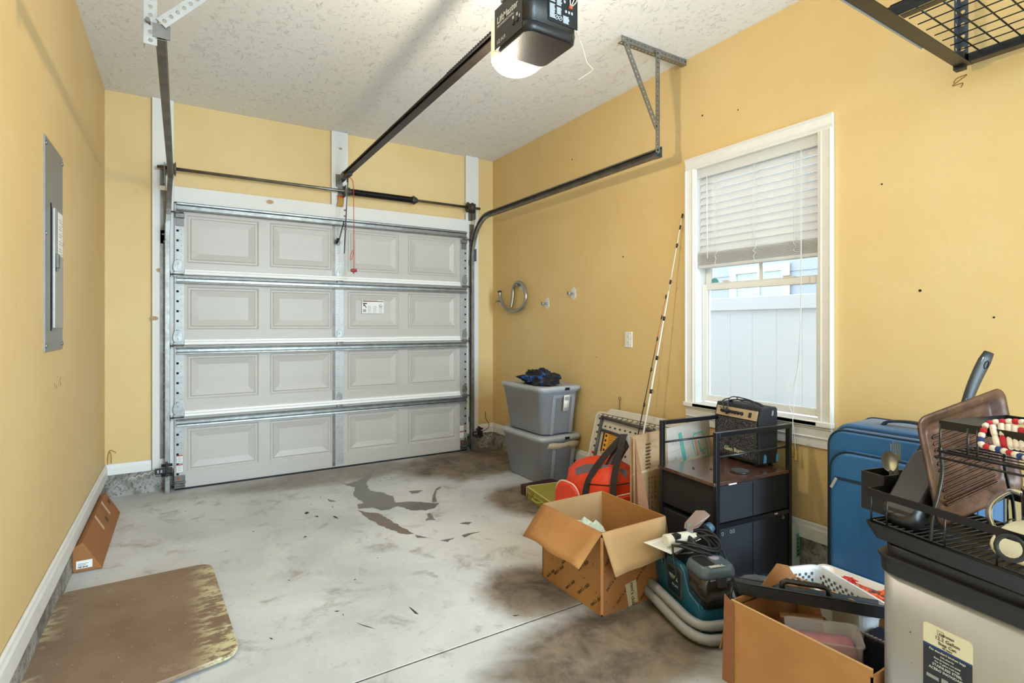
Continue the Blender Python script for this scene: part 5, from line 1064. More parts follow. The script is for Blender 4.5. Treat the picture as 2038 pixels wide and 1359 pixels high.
# side wall profile toward the camera (x=0 side), swooping down around the tank
prof = [(.004, .09), (.012, .108), (.06, .118), (.085, .125), (.10, .15), (.118, .185), (.15, .20), (.25, .20), (.262, .19), (.275, .16), (.30, .155), (.31, .19), (.32, .215), (.352, .215), (.356, .09)]
b = MB(); b.prism([(y, z) for y, z in prof], .003, .03, 'x'); b.build('side_wall', tealp, t, world=False, bevel=.004)
b = MB(); b.prism([(y, z) for y, z in prof], .16, .187, 'x'); b.build('side_wall', tealp, t, world=False, bevel=.004)
b = MB(); b.box(.03, .16, .17, .352, .10, .185); b.build('middle_block', mat('dark_teal', '153C48', .4), t, world=False, bevel=.004)
b = MB(); b.loft([rr(.03, .165, .235, .35, .10, .02), rr(.025, .17, .23, .352, .205, .02), rr(.03, .165, .235, .348, .211, .02)]); b.build('clean_tank', smoke, t, world=False, bevel=.003)
b = MB(); b.loft([rr(.014, .165, -.006, .118, .095, .035, 6), rr(.010, .17, -.014, .122, .16, .035, 6), rr(.009, .172, -.016, .124, .205, .035, 6)], smooth=True); b.build('dirty_tank', smoke, t, world=False)
b = MB(); b.loft([rr(.006, .175, -.019, .127, .204, .036, 6), rr(.005, .176, -.020, .128, .214, .036, 6), rr(.010, .170, -.014, .122, .235, .036, 6), rr(.02, .160, -.004, .112, .243, .03, 6)], smooth=True); b.build('tank_lid', gcap, t, world=False)
b = MB(); b.prism(rrect(.025, .085, .01, .1, .012, 3), .2432, .2445); b.build('lid_recess', blackm, t, world=False)
b = MB(); b.lathe([(.001, 0), (.024, 0), (.022, .004), (.001, .005)], (.118, .07, .243), 16); b.build('lid_cap', mat('pale_lilac', '9A95A8', .3), t, world=False)
text('BISSELL', .022, Wt, t, (.045, -.012, .2432), (1, .02, 0), (-.02, 1, 0), world=False, bold=.0006, off=.0008)
b = MB(); b.box(.075, .115, -.026, -.014, .175, .212).box(.078, .086, -.032, -.025, .195, .215).box(.104, .112, -.032, -.025, .195, .215); b.build('tank_latch', mat('latch_grey', '3C4146', .3), t, world=False, bevel=.002)
b = MB(); b.prism([(y, z) for y, z in rrect(.125, .245, .075, .185, .012, 3)], -.002, .003, 'x'); b.build('label_frame', mat('label_frame_grey', '52565A', .4), t, world=False)
b = MB(); b.prism([(y, z) for y, z in rrect(.136, .234, .086, .174, .008, 3)], -.0032, -.001, 'x'); b.build('label', mat('label_dark_teal', '17323C', .35), t, world=False)
text('BISSELL', .02, Wt, t, (-.0034, .218, .135), (0, -1, 0), (0, 0, 1), world=False); text('little green', .011, mat('lilac_print', 'A9B4D8', .5), t, (-.0034, .2, .112), (0, -1, 0), (0, 0, 1), world=False)
b = MB(); b.tube([(-.004, .224+.006*math.cos(j*PI/5), .141+.006*math.sin(j*PI/5)) for j in range(10)], .001, 5, closed=True); b.build('round_logo', Wt, t, world=False)
b = MB(); b.tube(spline([(.09, .14, .185), (.09, .15, .24), (.09, .19, .262), (.09, .25, .262), (.09, .28, .24), (.09, .285, .2)], 6), .018, 10, flat=.8); b.build('carry_handle', black, t, world=False)
cblk = mat('black_cord', '202226', .45)
b = MB()
for k in range(4):
    r_ = random.Random(k+20); cx = .085+r_.uniform(-.02, .03); cy = .165+r_.uniform(-.02, .02); rx = .075+.008*k; ry = .075+r_.uniform(-.01, .02)
    P = [(cx+rx*math.cos(a*PI/6+k), cy+ry*math.sin(a*PI/6+k), .256+.012*math.sin(a*1.1+k*2)+.006*k) for a in range(12)]
    b.tube(spline(P, 5, closed=True), .005, 6, closed=True)
b.tube(spline([(.0, .2, .26), (-.022, .16, .22), (-.026, .13, .17), (-.022, .17, .14), (-.018, .23, .17), (-.005, .25, .235), (.05, .22, .27)], 6), .0042, 6)
b.tube(spline([(.10, .28, .25), (.17, .24, .28), (.21, .16, .25), (.215, .10, .19), (.19, .09, .15)], 6), .0042, 6); b.build('power_cord', cblk, t, world=False)
hosem = mat('grey_ribbed_hose', '9C9C9A', .42, var=.05, vs=20)
def hose(P, r, name='hose'):
    S_ = spline(P, 22); L_ = [0]
    for i in range(1, len(S_)): L_.append(L_[-1]+(S_[i]-S_[i-1]).length)
    n = int(L_[-1]/.0034); Q = []; j = 0
    for i in range(n+1):
        d = L_[-1]*i/n
        while j < len(L_)-2 and L_[j+1] < d: j += 1
        Q.append(S_[j].lerp(S_[j+1], (d-L_[j])/max(1e-6, L_[j+1]-L_[j])))
    b = MB(); b.tube(Q, r, 14, rr=[r if i % 2 else r*.8 for i in range(len(Q))]); return b.build(name, hosem, t)
hose([(1.95, 1.82, .03), (1.87, 1.815, .035), (1.81, 1.755, .045), (1.77, 1.66, .048), (1.735, 1.54, .04), (1.715, 1.435, .03), (1.735, 1.372, .025), (1.80, 1.335, .024), (1.90, 1.312, .024), (2.03, 1.28, .024)], .022)
hose([(1.83, 1.755, .07), (1.785, 1.66, .085), (1.75, 1.54, .08), (1.735, 1.45, .068), (1.752, 1.392, .064), (1.82, 1.358, .064), (1.92, 1.33, .066), (2.00, 1.31, .064)], .020)
# hose wand with clear nozzle at the back
NM = Matrix.Translation((0, 0, CAMH)) @ Matrix.Scale(.93, 4) @ Matrix.Translation((0, 0, -CAMH))
nz = thing('spray_tool', 'grey upholstery spray tool with a clear brown nozzle behind the carpet cleaner', 'nozzle', (2.10, 1.77, .2))
b = MB(); b.beam((2.08, 1.735, .205), (2.095, 1.75, .29), .03, .022); b.cyl((2.0, 1.76, .16), (2.085, 1.737, .215), .014, 10); b.xf(NM).build('neck', mat('mid_grey_plastic', '75767A', .4), nz, bevel=.003)
b = MB(); b.add([(2.065, 1.76, .265), (2.085, 1.73, .262), (2.125, 1.72, .27), (2.12, 1.76, .27), (2.075, 1.765, .29), (2.10, 1.72, .285), (2.19, 1.70, .325), (2.18, 1.73, .345), (2.15, 1.76, .34)], [(0, 1, 5, 4), (1, 2, 6, 5), (2, 3, 8, 7, 6), (3, 0, 4, 8), (4, 5, 6, 7, 8), (3, 2, 1, 0)]); b.xf(NM).build('nozzle', mat('smoky_brown_clear', '8C7468', .15, alpha=.9), nz, bevel=.003)
b = MB(); b.cyl((2.17, 1.705, .26), (2.195, 1.70, .275), .028, 14, .022); b.xf(NM).build('brush_head', mat('blue_grey', '3F5B72', .4), nz, bevel=.003)
b = MB(); PW = [Vector((1.70, 1.667, .31)), Vector((1.944, 1.702, .287)), Vector((2.03, 1.63, .267)), Vector((1.778, 1.584, .272))]
b.sheet([[PW[0].lerp(PW[1], u/6).lerp(PW[3].lerp(PW[2], u/6), v/6)+Vector((0, 0, .003*math.sin(u*.8)*math.sin(v*.6))) for v in range(7)] for u in range(7)], .0012, (0, 0, -1))
ppo = b.build('manual', whitep); tag(ppo, 'white instruction leaflet lying on the carpet cleaner', 'paper')
b = MB()
for i in range(7):
    a = PW[0].lerp(PW[1], .08+.06*i).lerp(PW[3].lerp(PW[2], .08+.06*i), .25)+Vector((0, 0, .0035)); c = PW[0].lerp(PW[1], .08+.06*i).lerp(PW[3].lerp(PW[2], .08+.06*i), .8)+Vector((0, 0, .0035)); b.beam(a, c, .0014, .0006)
b.build('printed_lines', MC['grey_print'], ppo, world=False)
bt = thing('bottle', 'white cleaning-solution bottle lying on its side on the carpet cleaner', 'bottle', (1.9, 1.7, .215))
p0 = Vector((1.795, 1.632, .308)); p1 = Vector((1.94, 1.60, .306)); dd = (p1-p0)
b = MB(); b.tube([p0, p0+dd*.02, p0+dd*.8, p0+dd*.93, p0+dd], .027, 16, rr=[.022, .027, .027, .018, .013]); b.build('body', mat('off_white_bottle', 'E2DED2', .35), bt)
b = MB(); b.tube([p0+dd*.94, p0+dd*1.1], .017, 14); b.build('screw_cap', mat('cream_cap', 'D3CBB4', .4), bt)
b = MB(); u_ = dd.normalized(); b.box(-.016, .016, -.0275, .0, .0, .018); Mx = Matrix.Translation(p0+dd*.3+Vector((0, 0, .0105))); b.xf(Mx); b.v = [Vector((v.x, v.y, v.z)) for v in b.v]; b.build('label', mat('navy_label', '23252F', .5), bt)
# ---- small black clear-lidded food tray behind
ft = thing('food_tray', 'black plastic food tray with a clear ribbed lid on the floor by the cart', 'tray', (2.13, 1.42, 0))
b = MB(); b.loft([rr(2.07, 2.20, 1.36, 1.47, .001, .03), rr(2.045, 2.225, 1.335, 1.495, .095, .04), rr(2.035, 2.235, 1.325, 1.505, .10, .04), rr(2.05, 2.22, 1.34, 1.49, .098, .04), rr(2.075, 2.195, 1.365, 1.465, .02, .03)], cap1=True); b.build('tray', black, ft)
b = MB(); n = 24; L_ = []
for z, k in ((.101, 1), (.125, .9), (.13, .78)):
    L_.append([(2.135+(.098*k+(.006 if i % 2 else 0))*math.cos(2*PI*i/n), 1.415+(.088*k+(.006 if i % 2 else 0))*math.sin(2*PI*i/n), z) for i in range(n)])
b.loft(L_, cap0=False); b.build('clear_lid', mat('clear_lid', '8B8A86', .12, alpha=.45), ft)
# ---- white carton edge behind the cart
wc = thing('printed_carton', 'white and teal printed carton edge behind the black cart below the window', 'box', (2.70, 1.7, 0))
b = MB(); b.prism([(2.655, .001), (2.735, .001), (2.738, .10), (2.728, .17), (2.70, .222), (2.66, .222)], 1.575, 1.93, 'y'); b.build('carton', mat('white_green_carton', 'D5E0DA', .5), wc, bevel=.002)
b = MB(); b.box(2.70, 2.733, 1.573, 1.5755, .05, .17); b.mat(1)
for i in range(5): b.box(2.705, 2.725-.003*i, 1.572, 1.5735, .06+.02*i, .066+.02*i)
b.build('print_panel', [teal, ink], wc)
# ---- front cardboard box with kitchen things
t = thing('cardboard_box', 'open brown cardboard box of kitchen things beside the metal trash can', 'box', (1.76, .91, 0))
x0, x1, y0, y1, hh = 1.565, 1.955, .705, 1.135, .33
b = MB(); b.box(x0, x0+.005, y0, y1, .001, hh); b.build('side', card, t)
b = MB(); b.box(x1-.005, x1, y0, y1, .001, hh-.02); b.build('side', card, t)
b = MB(); b.box(x0, x1, y0, y0+.005, .001, hh-.02); b.build('side', card, t)
b = MB(); b.box(x0, x1, y1-.005, y1, .001, hh-.03); b.build('side', cardd, t)
b = MB(); b.box(x0+.005, x1-.005, y0+.005, y1-.005, .001, .006); b.build('bottom', card, t)
sag((x0, y1, hh-.004), (x1, y1, hh-.01), (1.93, 1.21, .16), (1.575, 1.185, .14), cardd, amp=.004)
b = MB(); slab(b, [(1.70, 1.13, .32), (1.93, 1.13, .32), (1.92, 1.15, .355), (1.86, 1.155, .375)], (0, 1, -.5), .005); b.build('standing_flap', cardd, t)
b = MB(); slab(b, [(x0-.003, y1-.012, .05), (x0-.003, y1+.03, .05), (x0-.003, y1+.022, hh+.012), (x0-.003, y1-.012, hh-.01)], (-1, 0, 0), .004); b.build('corner_flap', mat('flap_brown', '8E5A38', .8), t)
b = MB(); b.box(x0-.001, x0+.006, y0, y1, hh, hh+.0015); b.build('torn_edge', carde, t)
bt_ = thing('baking_tray', 'long black metal tray with a ribbed black handle laid across the cardboard box', 'tray', (1.75, 1.0, .33))
a = Vector((1.617, 1.158, .368)); c = Vector((1.90, .80, .360)); d_ = (c-a).normalized(); s_ = Vector((-d_.y, d_.x, 0))*1
if s_.x < 0: s_ = -s_
s_ = (s_+Vector((0, 0, -.34))).normalized(); u_ = d_.cross(s_).normalized()
if u_.z > 0: u_ = -u_
b = MB(); W_ = .15; H_ = .038; Lg = (c-a).length
def tp(l, w, h): return a+d_*l+s_*w+u_*h
b.hexa([tp(.012, .012, H_), tp(Lg, .012, H_), tp(Lg, W_-.012, H_), tp(.012, W_-.012, H_)][::-1], [tp(.012, .012, H_-.003), tp(Lg, .012, H_-.003), tp(Lg, W_-.012, H_-.003), tp(.012, W_-.012, H_-.003)][::-1])
slab(b, [tp(0, 0, 0), tp(Lg, 0, 0), tp(Lg, .012, H_), tp(.012, .012, H_)], s_, .003); slab(b, [tp(0, W_, 0), tp(Lg, W_, 0), tp(Lg, W_-.012, H_), tp(.012, W_-.012, H_)], -s_, .003); slab(b, [tp(0, 0, 0), tp(0, W_, 0), tp(.012, W_-.012, H_), tp(.012, .012, H_)], d_, .003)
b.tube([tp(Lg, -.003, 0), tp(0, -.003, 0), tp(0, W_+.003, 0), tp(Lg, W_+.003, 0)], .0035, 6)
b.build('tray', mat('worn_black_enamel', '24272C', .35, var=.2, vs=14), bt_)
b = MB(); hp = [tp(.15, .04, .01), tp(.15, .04, -.018), tp(.165, .04, -.026), tp(.275, .04, -.026), tp(.29, .04, -.018), tp(.29, .04, .01)]; b.tube(hp, .009, 8); b.build('handle', black, bt_)
b = MB()
for i in range(6): q = tp(.175+i*.018, .04, -.034); b.box(q.x-.004, q.x+.004, q.y-.004, q.y+.004, q.z-.004, q.z+.003)
b.build('handle_rib', mat('silver_rib', '9C9FA4', .4), bt_, kind='stuff')
cc_ = thing('plastic_container', 'frosted clear plastic container with pink contents inside the cardboard box', 'container', (1.68, .9, .15))
q = [Vector((1.685, 1.022, 0)), Vector((1.578, .945, 0)), Vector((1.712, .79, 0)), Vector((1.83, .87, 0))]; ce = sum(q, Vector())/4
def cl(k, z, r=.14):
    o = []
    for i in range(4):
        p = q[i]; pr_ = q[i-1]; nx = q[(i+1) % 4]
        for j in range(5):
            tt = j/4; aa = p.lerp(pr_, r); bb = p.lerp(nx, r); o.append((ce+((aa*(1-tt)**2+p*2*tt*(1-tt)+bb*tt**2)-ce)*k)+Vector((0, 0, z)))
    return o
frost = mat('frosted_plastic', 'C9C6CC', .3, alpha=.3)
b = MB(); b.loft([cl(.78, .16), cl(.86, .17), cl(.98, .285), cl(1.03, .29), cl(1.03, .296), cl(.97, .296), cl(.84, .18)], cap1=False, smooth=True); b.build('tub', frost, cc_)
b = MB(); b.loft([cl(.74, .172), cl(.88, .25), cl(.8, .262), cl(.3, .268)], smooth=True); b.build('contents', mat('dusty_pink', 'B07A84', .6, var=.2, vs=25), cc_)
for lab, pts, m_, cat_, nm_ in (('wooden utensil with a hole showing under the black tray', [(1.72, 1.06, .27), (1.80, .96, .285)], 'A0724F', 'utensil', 'wooden_utensil'), ('second wooden utensil lying deeper under the black tray', [(1.76, 1.06, .24), (1.86, .98, .25)], '8A5E40', 'utensil', 'wooden_utensil')):
    b = MB(); b.beam(pts[0], pts[1], .028, .006); tag(b.build(nm_, mat('wood_'+m_, m_, .6, var=.15, vs=30), bevel=.002), lab, cat_)
b = MB(); b.box(1.84, 1.94, .715, .86, .08, .27); tag(b.build('navy_pouch', mat('navy_fabric', '151B33', .8, bump=.3, bs=200), bevel=.015, seg=3), 'navy fabric pouch standing at the right end of the cardboard box', 'pouch')
b = MB(); pm = mat('pearl_bead', '8C8F9A', .3)
for i in range(4):
    for j in range(9): b.lathe([(.0003, -.004), (.0035, -.002), (.0035, .002), (.0003, .004)], (1.836-.004*i, .865-.0*i-.012*j+.006*(i % 2), .272+.0035*i), 6)
tag(b.build('bead_string', pm, kind='stuff'), 'rows of small grey beads over the navy pouch', 'beads')
b = MB(); b.lathe([(.001, 0), (.045, 0), (.048, .003), (.001, .004)], (1.66, .742, .262), 24, Matrix.Rotation(math.radians(-50), 4, 'X')); tag(b.build('woven_coaster', mat('woven_tan', '9A8874', .8, bump=.8, bs=120)), 'round woven tan coaster at the right end of the cardboard box', 'coaster')
# ---- white perforated basket
t = thing('plastic_basket', 'white perforated plastic basket standing between the cardboard box and the blue suitcase', 'basket', (2.02, 1.03, 0))
A_ = Vector((2.145, 1.165, 0)); n_ = Vector((-.35, -.937, 0)); e_ = Vector((-.937, .35, 0))
def bq(w, l, z): return A_+e_*w+n_*l+Vector((0, 0, z))
def bl_(i, z, r=.035):
    o = []
    for cx, cy, aa in ((.15-i-r, .36-i-r, 0), (i+r, .36-i-r, 90), (i+r, i+r, 180), (.15-i-r, i+r, 270)):
        for j in range(6): tt = math.radians(aa+90*j/5); o.append(bq(cx+r*math.cos(tt), cy+r*math.sin(tt), z))
    return o
wb = mat('white_basket_plastic', 'DFE0E0', .4)
b = MB(); b.loft([bl_(.025, .001, .02), bl_(.004, .288), bl_(-.006, .29, .04), bl_(-.008, .300, .04), bl_(.004, .302), bl_(.007, .29), bl_(.028, .01, .02)], smooth=False); b.build('body', wb, t)
b = MB()
for side in (0, 1):
    for i in range(22):
        for j in range(9):
            z = .06+.0245*j+.012*(i % 2); k_ = (z)/.3; ins = .030-.022*k_
            if side == 0: p = bq(ins+.0, .03+i*.0135, z); dx = n_*.004; 
            else:
                if i > 8: continue
                p = bq(.02+i*.0135, ins, z); dx = e_*.004
            nrm = (e_ if side == 0 else n_)*.0015; b.hexa([p-dx, p+dx, p+dx+nrm, p-dx+nrm], [p-dx+Vector((0, 0, .01)), p+dx+Vector((0, 0, .01)), p+dx+nrm+Vector((0, 0, .01)), p-dx+nrm+Vector((0, 0, .01))])
b.build('perforation', mat('perforation_shadow', '5A5650', .8), t, kind='stuff')
# ---- floral tin
t = thing('floral_tray', 'white-rimmed open tray with orange and red flower print before the blue suitcase', 'tray', (2.26, 1.04, 0))
b = MB(); b.loft([rr(2.20, 2.345, .82, 1.235, .001, .03), rr(2.185, 2.355, .80, 1.252, .215, .035), rr(2.18, 2.362, .796, 1.258, .222, .035), rr(2.19, 2.35, .806, 1.246, .222, .035), rr(2.205, 2.338, .826, 1.226, .198, .03)]); b.build('tray', mat('cream_rim', 'E4D6C6', .4), t)
flm, g = newmat('flower_print', .5)
v = g.n('ShaderNodeTexVoronoi'); g.put(v.inputs[0], g.pos); v.inputs['Scale'].default_value = 26; c = g.mix(g.rng(v.outputs[0], .25, .55), 'D8401C', '5B4038'); c = g.mix(g.rng(g.noise(22, 3), .56, .6), c, 'E8762C'); c = g.mix(g.rng(g.noise(31, 3), .64, .68), c, 'D8B63A'); g.color(c)
b = MB(); b.loft([rr(2.207, 2.336, .828, 1.224, .1985, .03), rr(2.207, 2.336, .828, 1.224, .2, .03)]); b.build('printed_base', flm, t)
fm1 = mat('orange_petal', 'DE5A22', .5); fm2 = mat('red_petal', 'C02A20', .5)
for i, (x, y, m_) in enumerate(((2.24, 1.18, fm2), (2.29, 1.12, fm2), (2.23, 1.0, fm1), (2.30, .98, fm1), (2.25, .90, fm1), (2.31, .88, mat('yellow_petal', 'D9A834', .5)))):
    b = MB()
    for k in range(7):
        aa = 2*PI*k/7; c1 = Vector((x, y, .209)); tip = c1+Vector((math.cos(aa)*.036, math.sin(aa)*.036, .012)); sd_ = Vector((-math.sin(aa), math.cos(aa), 0))*.011; mid = (c1+tip)/2+Vector((0, 0, .01))
        b.add([c1, mid-sd_, tip, mid+sd_, c1-Vector((0, 0, .004)), mid-sd_-Vector((0, 0, .003)), tip-Vector((0, 0, .003)), mid+sd_-Vector((0, 0, .003))], [(0, 1, 2, 3), (7, 6, 5, 4), (0, 4, 5, 1), (1, 5, 6, 2), (2, 6, 7, 3), (3, 7, 4, 0)])
    tag(b.build('artificial_flower', m_), ['red artificial flower at the far end of the floral tray', 'second red artificial flower against the suitcase side of the tray', 'orange artificial flower on the near side beside the tape roll', 'orange artificial flower in the middle of the tray by the suitcase', 'orange artificial flower toward the trash can end of the tray', 'yellow artificial flower at the trash can end of the floral tray'][i], 'flower')
b = MB(); b.lathe([(.012, 0), (.028, 0), (.028, .022), (.012, .022), (.012, 0)], (2.225, 1.09, .2005), 20); tag(b.build('tape_roll', whitepl), 'white roll of tape in the floral tray', 'tape roll')

# ---- trash can
KA = math.radians(-10.7)     # local: +x into depth w, -y toward the camera
steel, g = newmat('brushed_stainless', .38); g.b.inputs['Metallic'].default_value = .55
n = g.noise(2.2, 6, .65, st=(1, 1, .6)); c = g.mix(g.rng(n, .3, .7), 'A3A3A6', 'B4B4B6'); c = g.mix(g.math('MULTIPLY', g.rng(g.noise(5, 6, .7), .6, .7), .35), c, '93887F'); c = g.mix(g.rng(g.noise(45, 2), .735, .75), c, '4A4644'); g.color(c)
g.put(g.b.inputs['Roughness'], g.rng(n, .3, .7, .3, .48))
TO = (1.582, .703, 0); t = thing('trash_can', 'tall rectangular stainless steel trash can with a black lid and a cream and black label', 'trash can', TO, KA)
def tl(x0, x1, y0, y1, z, r=.045): return [(p[0], p[1], z) for p in rrect(x0, x1, y0, y1, r, 6)]
b = MB(); b.loft([tl(0, .30, -.42, 0, .03), tl(0, .30, -.42, 0, .607)], smooth=True); b.build('body', steel, t, world=False)
b = MB(); b.loft([tl(-.004, .304, -.424, .004, .001), tl(-.004, .304, -.424, .004, .035)]); b.build('base_ring', black, t, world=False)
lidm = mat('scratched_black_lid', '26262A', .4, var=.1, vs=10)
b = MB(); b.loft([tl(-.006, .306, -.426, .006, .602, .05), tl(-.008, .308, -.428, .008, .636, .05), tl(-.012, .312, -.432, .012, .640, .05), tl(-.012, .312, -.432, .012, .648, .05), tl(-.003, .303, -.423, .003, .650, .05)], smooth=False); b.build('rim', black, t, world=False, bevel=.0015)
b = MB(); b.loft([tl(.004, .296, -.416, -.004, .648, .05), tl(.002, .298, -.418, -.002, .672, .05), tl(.012, .288, -.408, -.012, .678, .045)], smooth=False); b.build('lid', lidm, t, world=False, bevel=.002)
b = MB(); b.prism([(p[0], p[1]) for p in rrect(-.222, -.117, .36, .52, .008, 4)], -.0012, .0005, 'x'); b.build('label', mat('cream_label', 'E2DABD', .5), t, world=False)
b = MB(); b.prism([(p[0], p[1]) for p in rrect(-.222, -.117, .36, .470, .004, 3)], -.0016, -.001, 'x'); b.build('label_black_half', mat('label_black', '22252C', .5) if False else mat('label_dark', '22252C', .5), t, world=False)
b = MB(); b.prism([(-.222, .466), (-.117, .466), (-.117, .4705), (-.222, .4705)], -.0019, -.0015, 'x'); b.build('label_stripe', mat('navy_stripe', '1E3F78', .5), t, world=False)
lk = dict(world=False, off=.0003)
text('mainstays', .0085, MC['label_dark'], t, (-.0016, -.152, .503), (0, -1, 0), (0, 0, 1), **lk)
b = MB(); b.tube([(-.002, -.149, .501), (-.002, -.149, .512), (-.002, -.1625, .512), (-.002, -.1625, .501)], .0005, 4, closed=True); b.build('logo_frame', MC['label_dark'], t, world=False)
text('12.2 Gallon', .0115, MC['label_dark'], t, (-.0016, -.17, .490), (0, -1, 0), (0, 0, 1), align='CENTER', **lk)
text('Step Can', .0105, MC['label_dark'], t, (-.0016, -.17, .4795), (0, -1, 0), (0, 0, 1), align='CENTER', **lk)
text('46 Liters', .006, MC['label_dark'], t, (-.0016, -.17, .473), (0, -1, 0), (0, 0, 1), align='CENTER', **lk)
for zz, s__, tx in ((.459, .0075, 'Fits standard kitchen bags'), (.450, .0055, 'Soft close lid'), (.442, .0055, 'Bote de basura con pedal'), (.434, .0055, 'Fits 13 gallon trash bags'), (.424, .0085, 'STAINLESS STEEL'), (.414, .0085, 'ACERO INOXIDABLE')):
    text(tx, s__, Wt, t, (-.0021, -.17, zz), (0, -1, 0), (0, 0, 1), align='CENTER', **lk)
b = MB(); b.box(-.0022, -.0016, -.212, -.178, .375, .396); b.mat(1)
for i in range(16): b.box(-.0026, -.0021, -.209+i*.0019, -.209+i*.0019+(.0012 if i % 3 else .0006), .38, .394)
b.build('barcode', [MC['cream_label'], ink], t, world=False)
b = MB(); b.box(-.0022, -.0016, -.172, -.158, .378, .402).box(-.0022, -.0016, -.152, -.125, .39, .398); b.build('care_marks', MC['grey_print'], t, world=False)
# ---- dish rack on the can
DR = math.radians(-13.5); DO = (1.577, .728, .679)
t = thing('dish_rack', 'black two-tier metal dish rack with a drip tray standing on the trash can', 'dish rack', DO, DR)
RM = Matrix.Translation(DO) @ Matrix.Rotation(DR, 4, 'Z')
def bl2(i, z, r=.012): return [(p[0], p[1], z) for p in rrect(i, .33-i, -.46+i, -i, r, 3)]
b = MB(); b.loft([bl2(.014, 0), bl2(.0, .032), bl2(-.003, .042), bl2(.004, .042), bl2(.010, .034), bl2(.02, .006)]); b.build('drip_tray', black, t, world=False, bevel=.001)
b = MB()
def ringbar(z0, z1, i, th=.0022, y0=-.455, x1=.32):
    return
bx = MB()
for (a0_, a1_, b0_, b1_) in ((.002, .0045, -.455, -.003), (.3155, .318, -.455, -.003)): bx.box(a0_, a1_, b0_, b1_, .112, .131)
bx.box(.002, .318, -.0055, -.003, .112, .131).box(.002, .318, -.455, -.4525, .112, .131); bx.build('top_rail', bsteel, t, world=False)
b = MB(); b.tube([(.008, -.008, .046), (.312, -.008, .046), (.312, -.45, .046), (.008, -.45, .046)], .0028, 6, closed=True); b.build('base_wire', bsteel, t, world=False)
up_ = None
for (x, y) in [(.006, -.012), (.006, -.055), (.006, -.195), (.006, -.30), (.006, -.42), (.314, -.02), (.314, -.15), (.314, -.3), (.1, -.005), (.22, -.005)]:
    if up_ is None: b = MB(); b.cyl((0, 0, .046), (0, 0, .118), .0024, 6); up_ = b.build('upright_wire', bsteel, t, world=False); c_ = up_
    else: c_ = up_.copy(); COL.objects.link(c_); c_.parent = t
    c_.location = (x, y, 0)
gw = None
for i in range(26):
    if gw is None: b = MB(); b.cyl((.008, 0, .0475), (.312, 0, .0475), .0019, 6); gw = b.build('grid_wire', bsteel, t, world=False); c_ = gw
    else: c_ = gw.copy(); COL.objects.link(c_); c_.parent = t
    c_.location = (0, -.02-.017*i, 0)
# plate divider loops
for y in (-.225, -.245, -.265):
    b = MB(); b.tube(spline([(.16, y, .048), (.16, y, .08), (.19, y, .10), (.22, y, .08), (.22, y, .048)], 5), .002, 6); b.build('plate_loop', bsteel, t, world=False)
for x0_, sgn in ((0.004, 1), (.315, -1)):
    for yy in ((-.165, -.45)):
        b = MB(); b.tube(spline([(x0_, yy, .046), (x0_+sgn*.008, yy, .11), (x0_+sgn*.026, yy, .158), (x0_+sgn*.040, yy, .212), (x0_+sgn*.034, yy, .262), (x0_+sgn*.034, yy+.002, .272)], 6), .0042, 8); b.build('bent_leg', bsteel, t, world=False)
b = MB(); b.box(.036, .0385, -.46, -.163, .318, .338).box(.28, .2825, -.46, -.163, .318, .338).box(.036, .28, -.1655, -.163, .318, .338); b.build('shelf_rail', bsteel, t, world=False)
for zz, xx in ((.264, .03), (.250, .022)):
    b = MB(); b.tube([(xx, -.46, zz), (xx, -.163, zz), (.318-xx, -.163, zz), (.318-xx, -.46, zz)], .003, 6); b.build('shelf_wire', bsteel, t, world=False)
for (y, ) in ((-.165,), (-.225,), (-.245,), (-.45,)):
    b = MB(); b.cyl((.036, y, .262), (.037, y, .33), .0026, 6); b.build('shelf_post', bsteel, t, world=False)
sw = None
for i in range(8):
    if sw is None: b = MB(); b.cyl((.03, -.46, .262), (.03, -.165, .262), .0018, 6); sw = b.build('shelf_grid_wire', bsteel, t, world=False); c_ = sw
    else: c_ = sw.copy(); COL.objects.link(c_); c_.parent = t; c_.location.x = .032*i
# utensil caddy
b = MB(); b.loft([[(p[0], p[1], z) for p in rrect(.075, .185, .004, .075, .006, 2)] for z in (.045, .152)]+[[(p[0], p[1], z) for p in rrect(.079, .181, .008, .071, .004, 2)] for z in (.152, .06)]); b.box(.13, .185, .0, .004, .10, .165); b.build('utensil_caddy', black, t, world=False)
def rk_(P): return RM @ Vector(P)
# ---- baking sheet
rust, g = newmat('baked_brown_metal', .38); g.b.inputs['Metallic'].default_value = .35
n = g.noise(14, 6, .7, dist=.5); n2 = g.noise(40, 6, .75); c = g.mix(g.rng(n, .35, .65), '41281C', '5F3E2C'); c = g.mix(g.math('MULTIPLY', g.rng(n2, .55, .65), .7), c, '24150F'); c = g.mix(g.rng(g.noise(9, 4), .62, .7), c, '8A6653'); g.color(c); g.bump(n2, .2, .003)
TLc = Vector((1.565, .618, 1.014)); TRc = Vector((1.886, .541, 1.084)); BLc = Vector((1.615, .588, .735))
ex = (TRc-TLc); ey = (BLc-TLc); nx_ = ex.cross(ey).normalized()
if nx_.y > 0: nx_ = -nx_     # toward the camera
t = thing('baking_sheet', 'brown stained ribbed baking sheet leaning in the dish rack', 'baking sheet', (1.6, .59, .735))
def P2(u, v, h): return TLc+ex*u+ey*v+nx_*h
def loop2(i, r, h, n=5):
    Lx, Ly = ex.length, ey.length; pts = rrect(i, Lx-i, i, Ly-i, r, n); return [P2(p[0]/Lx, p[1]/Ly, h) for p in pts]
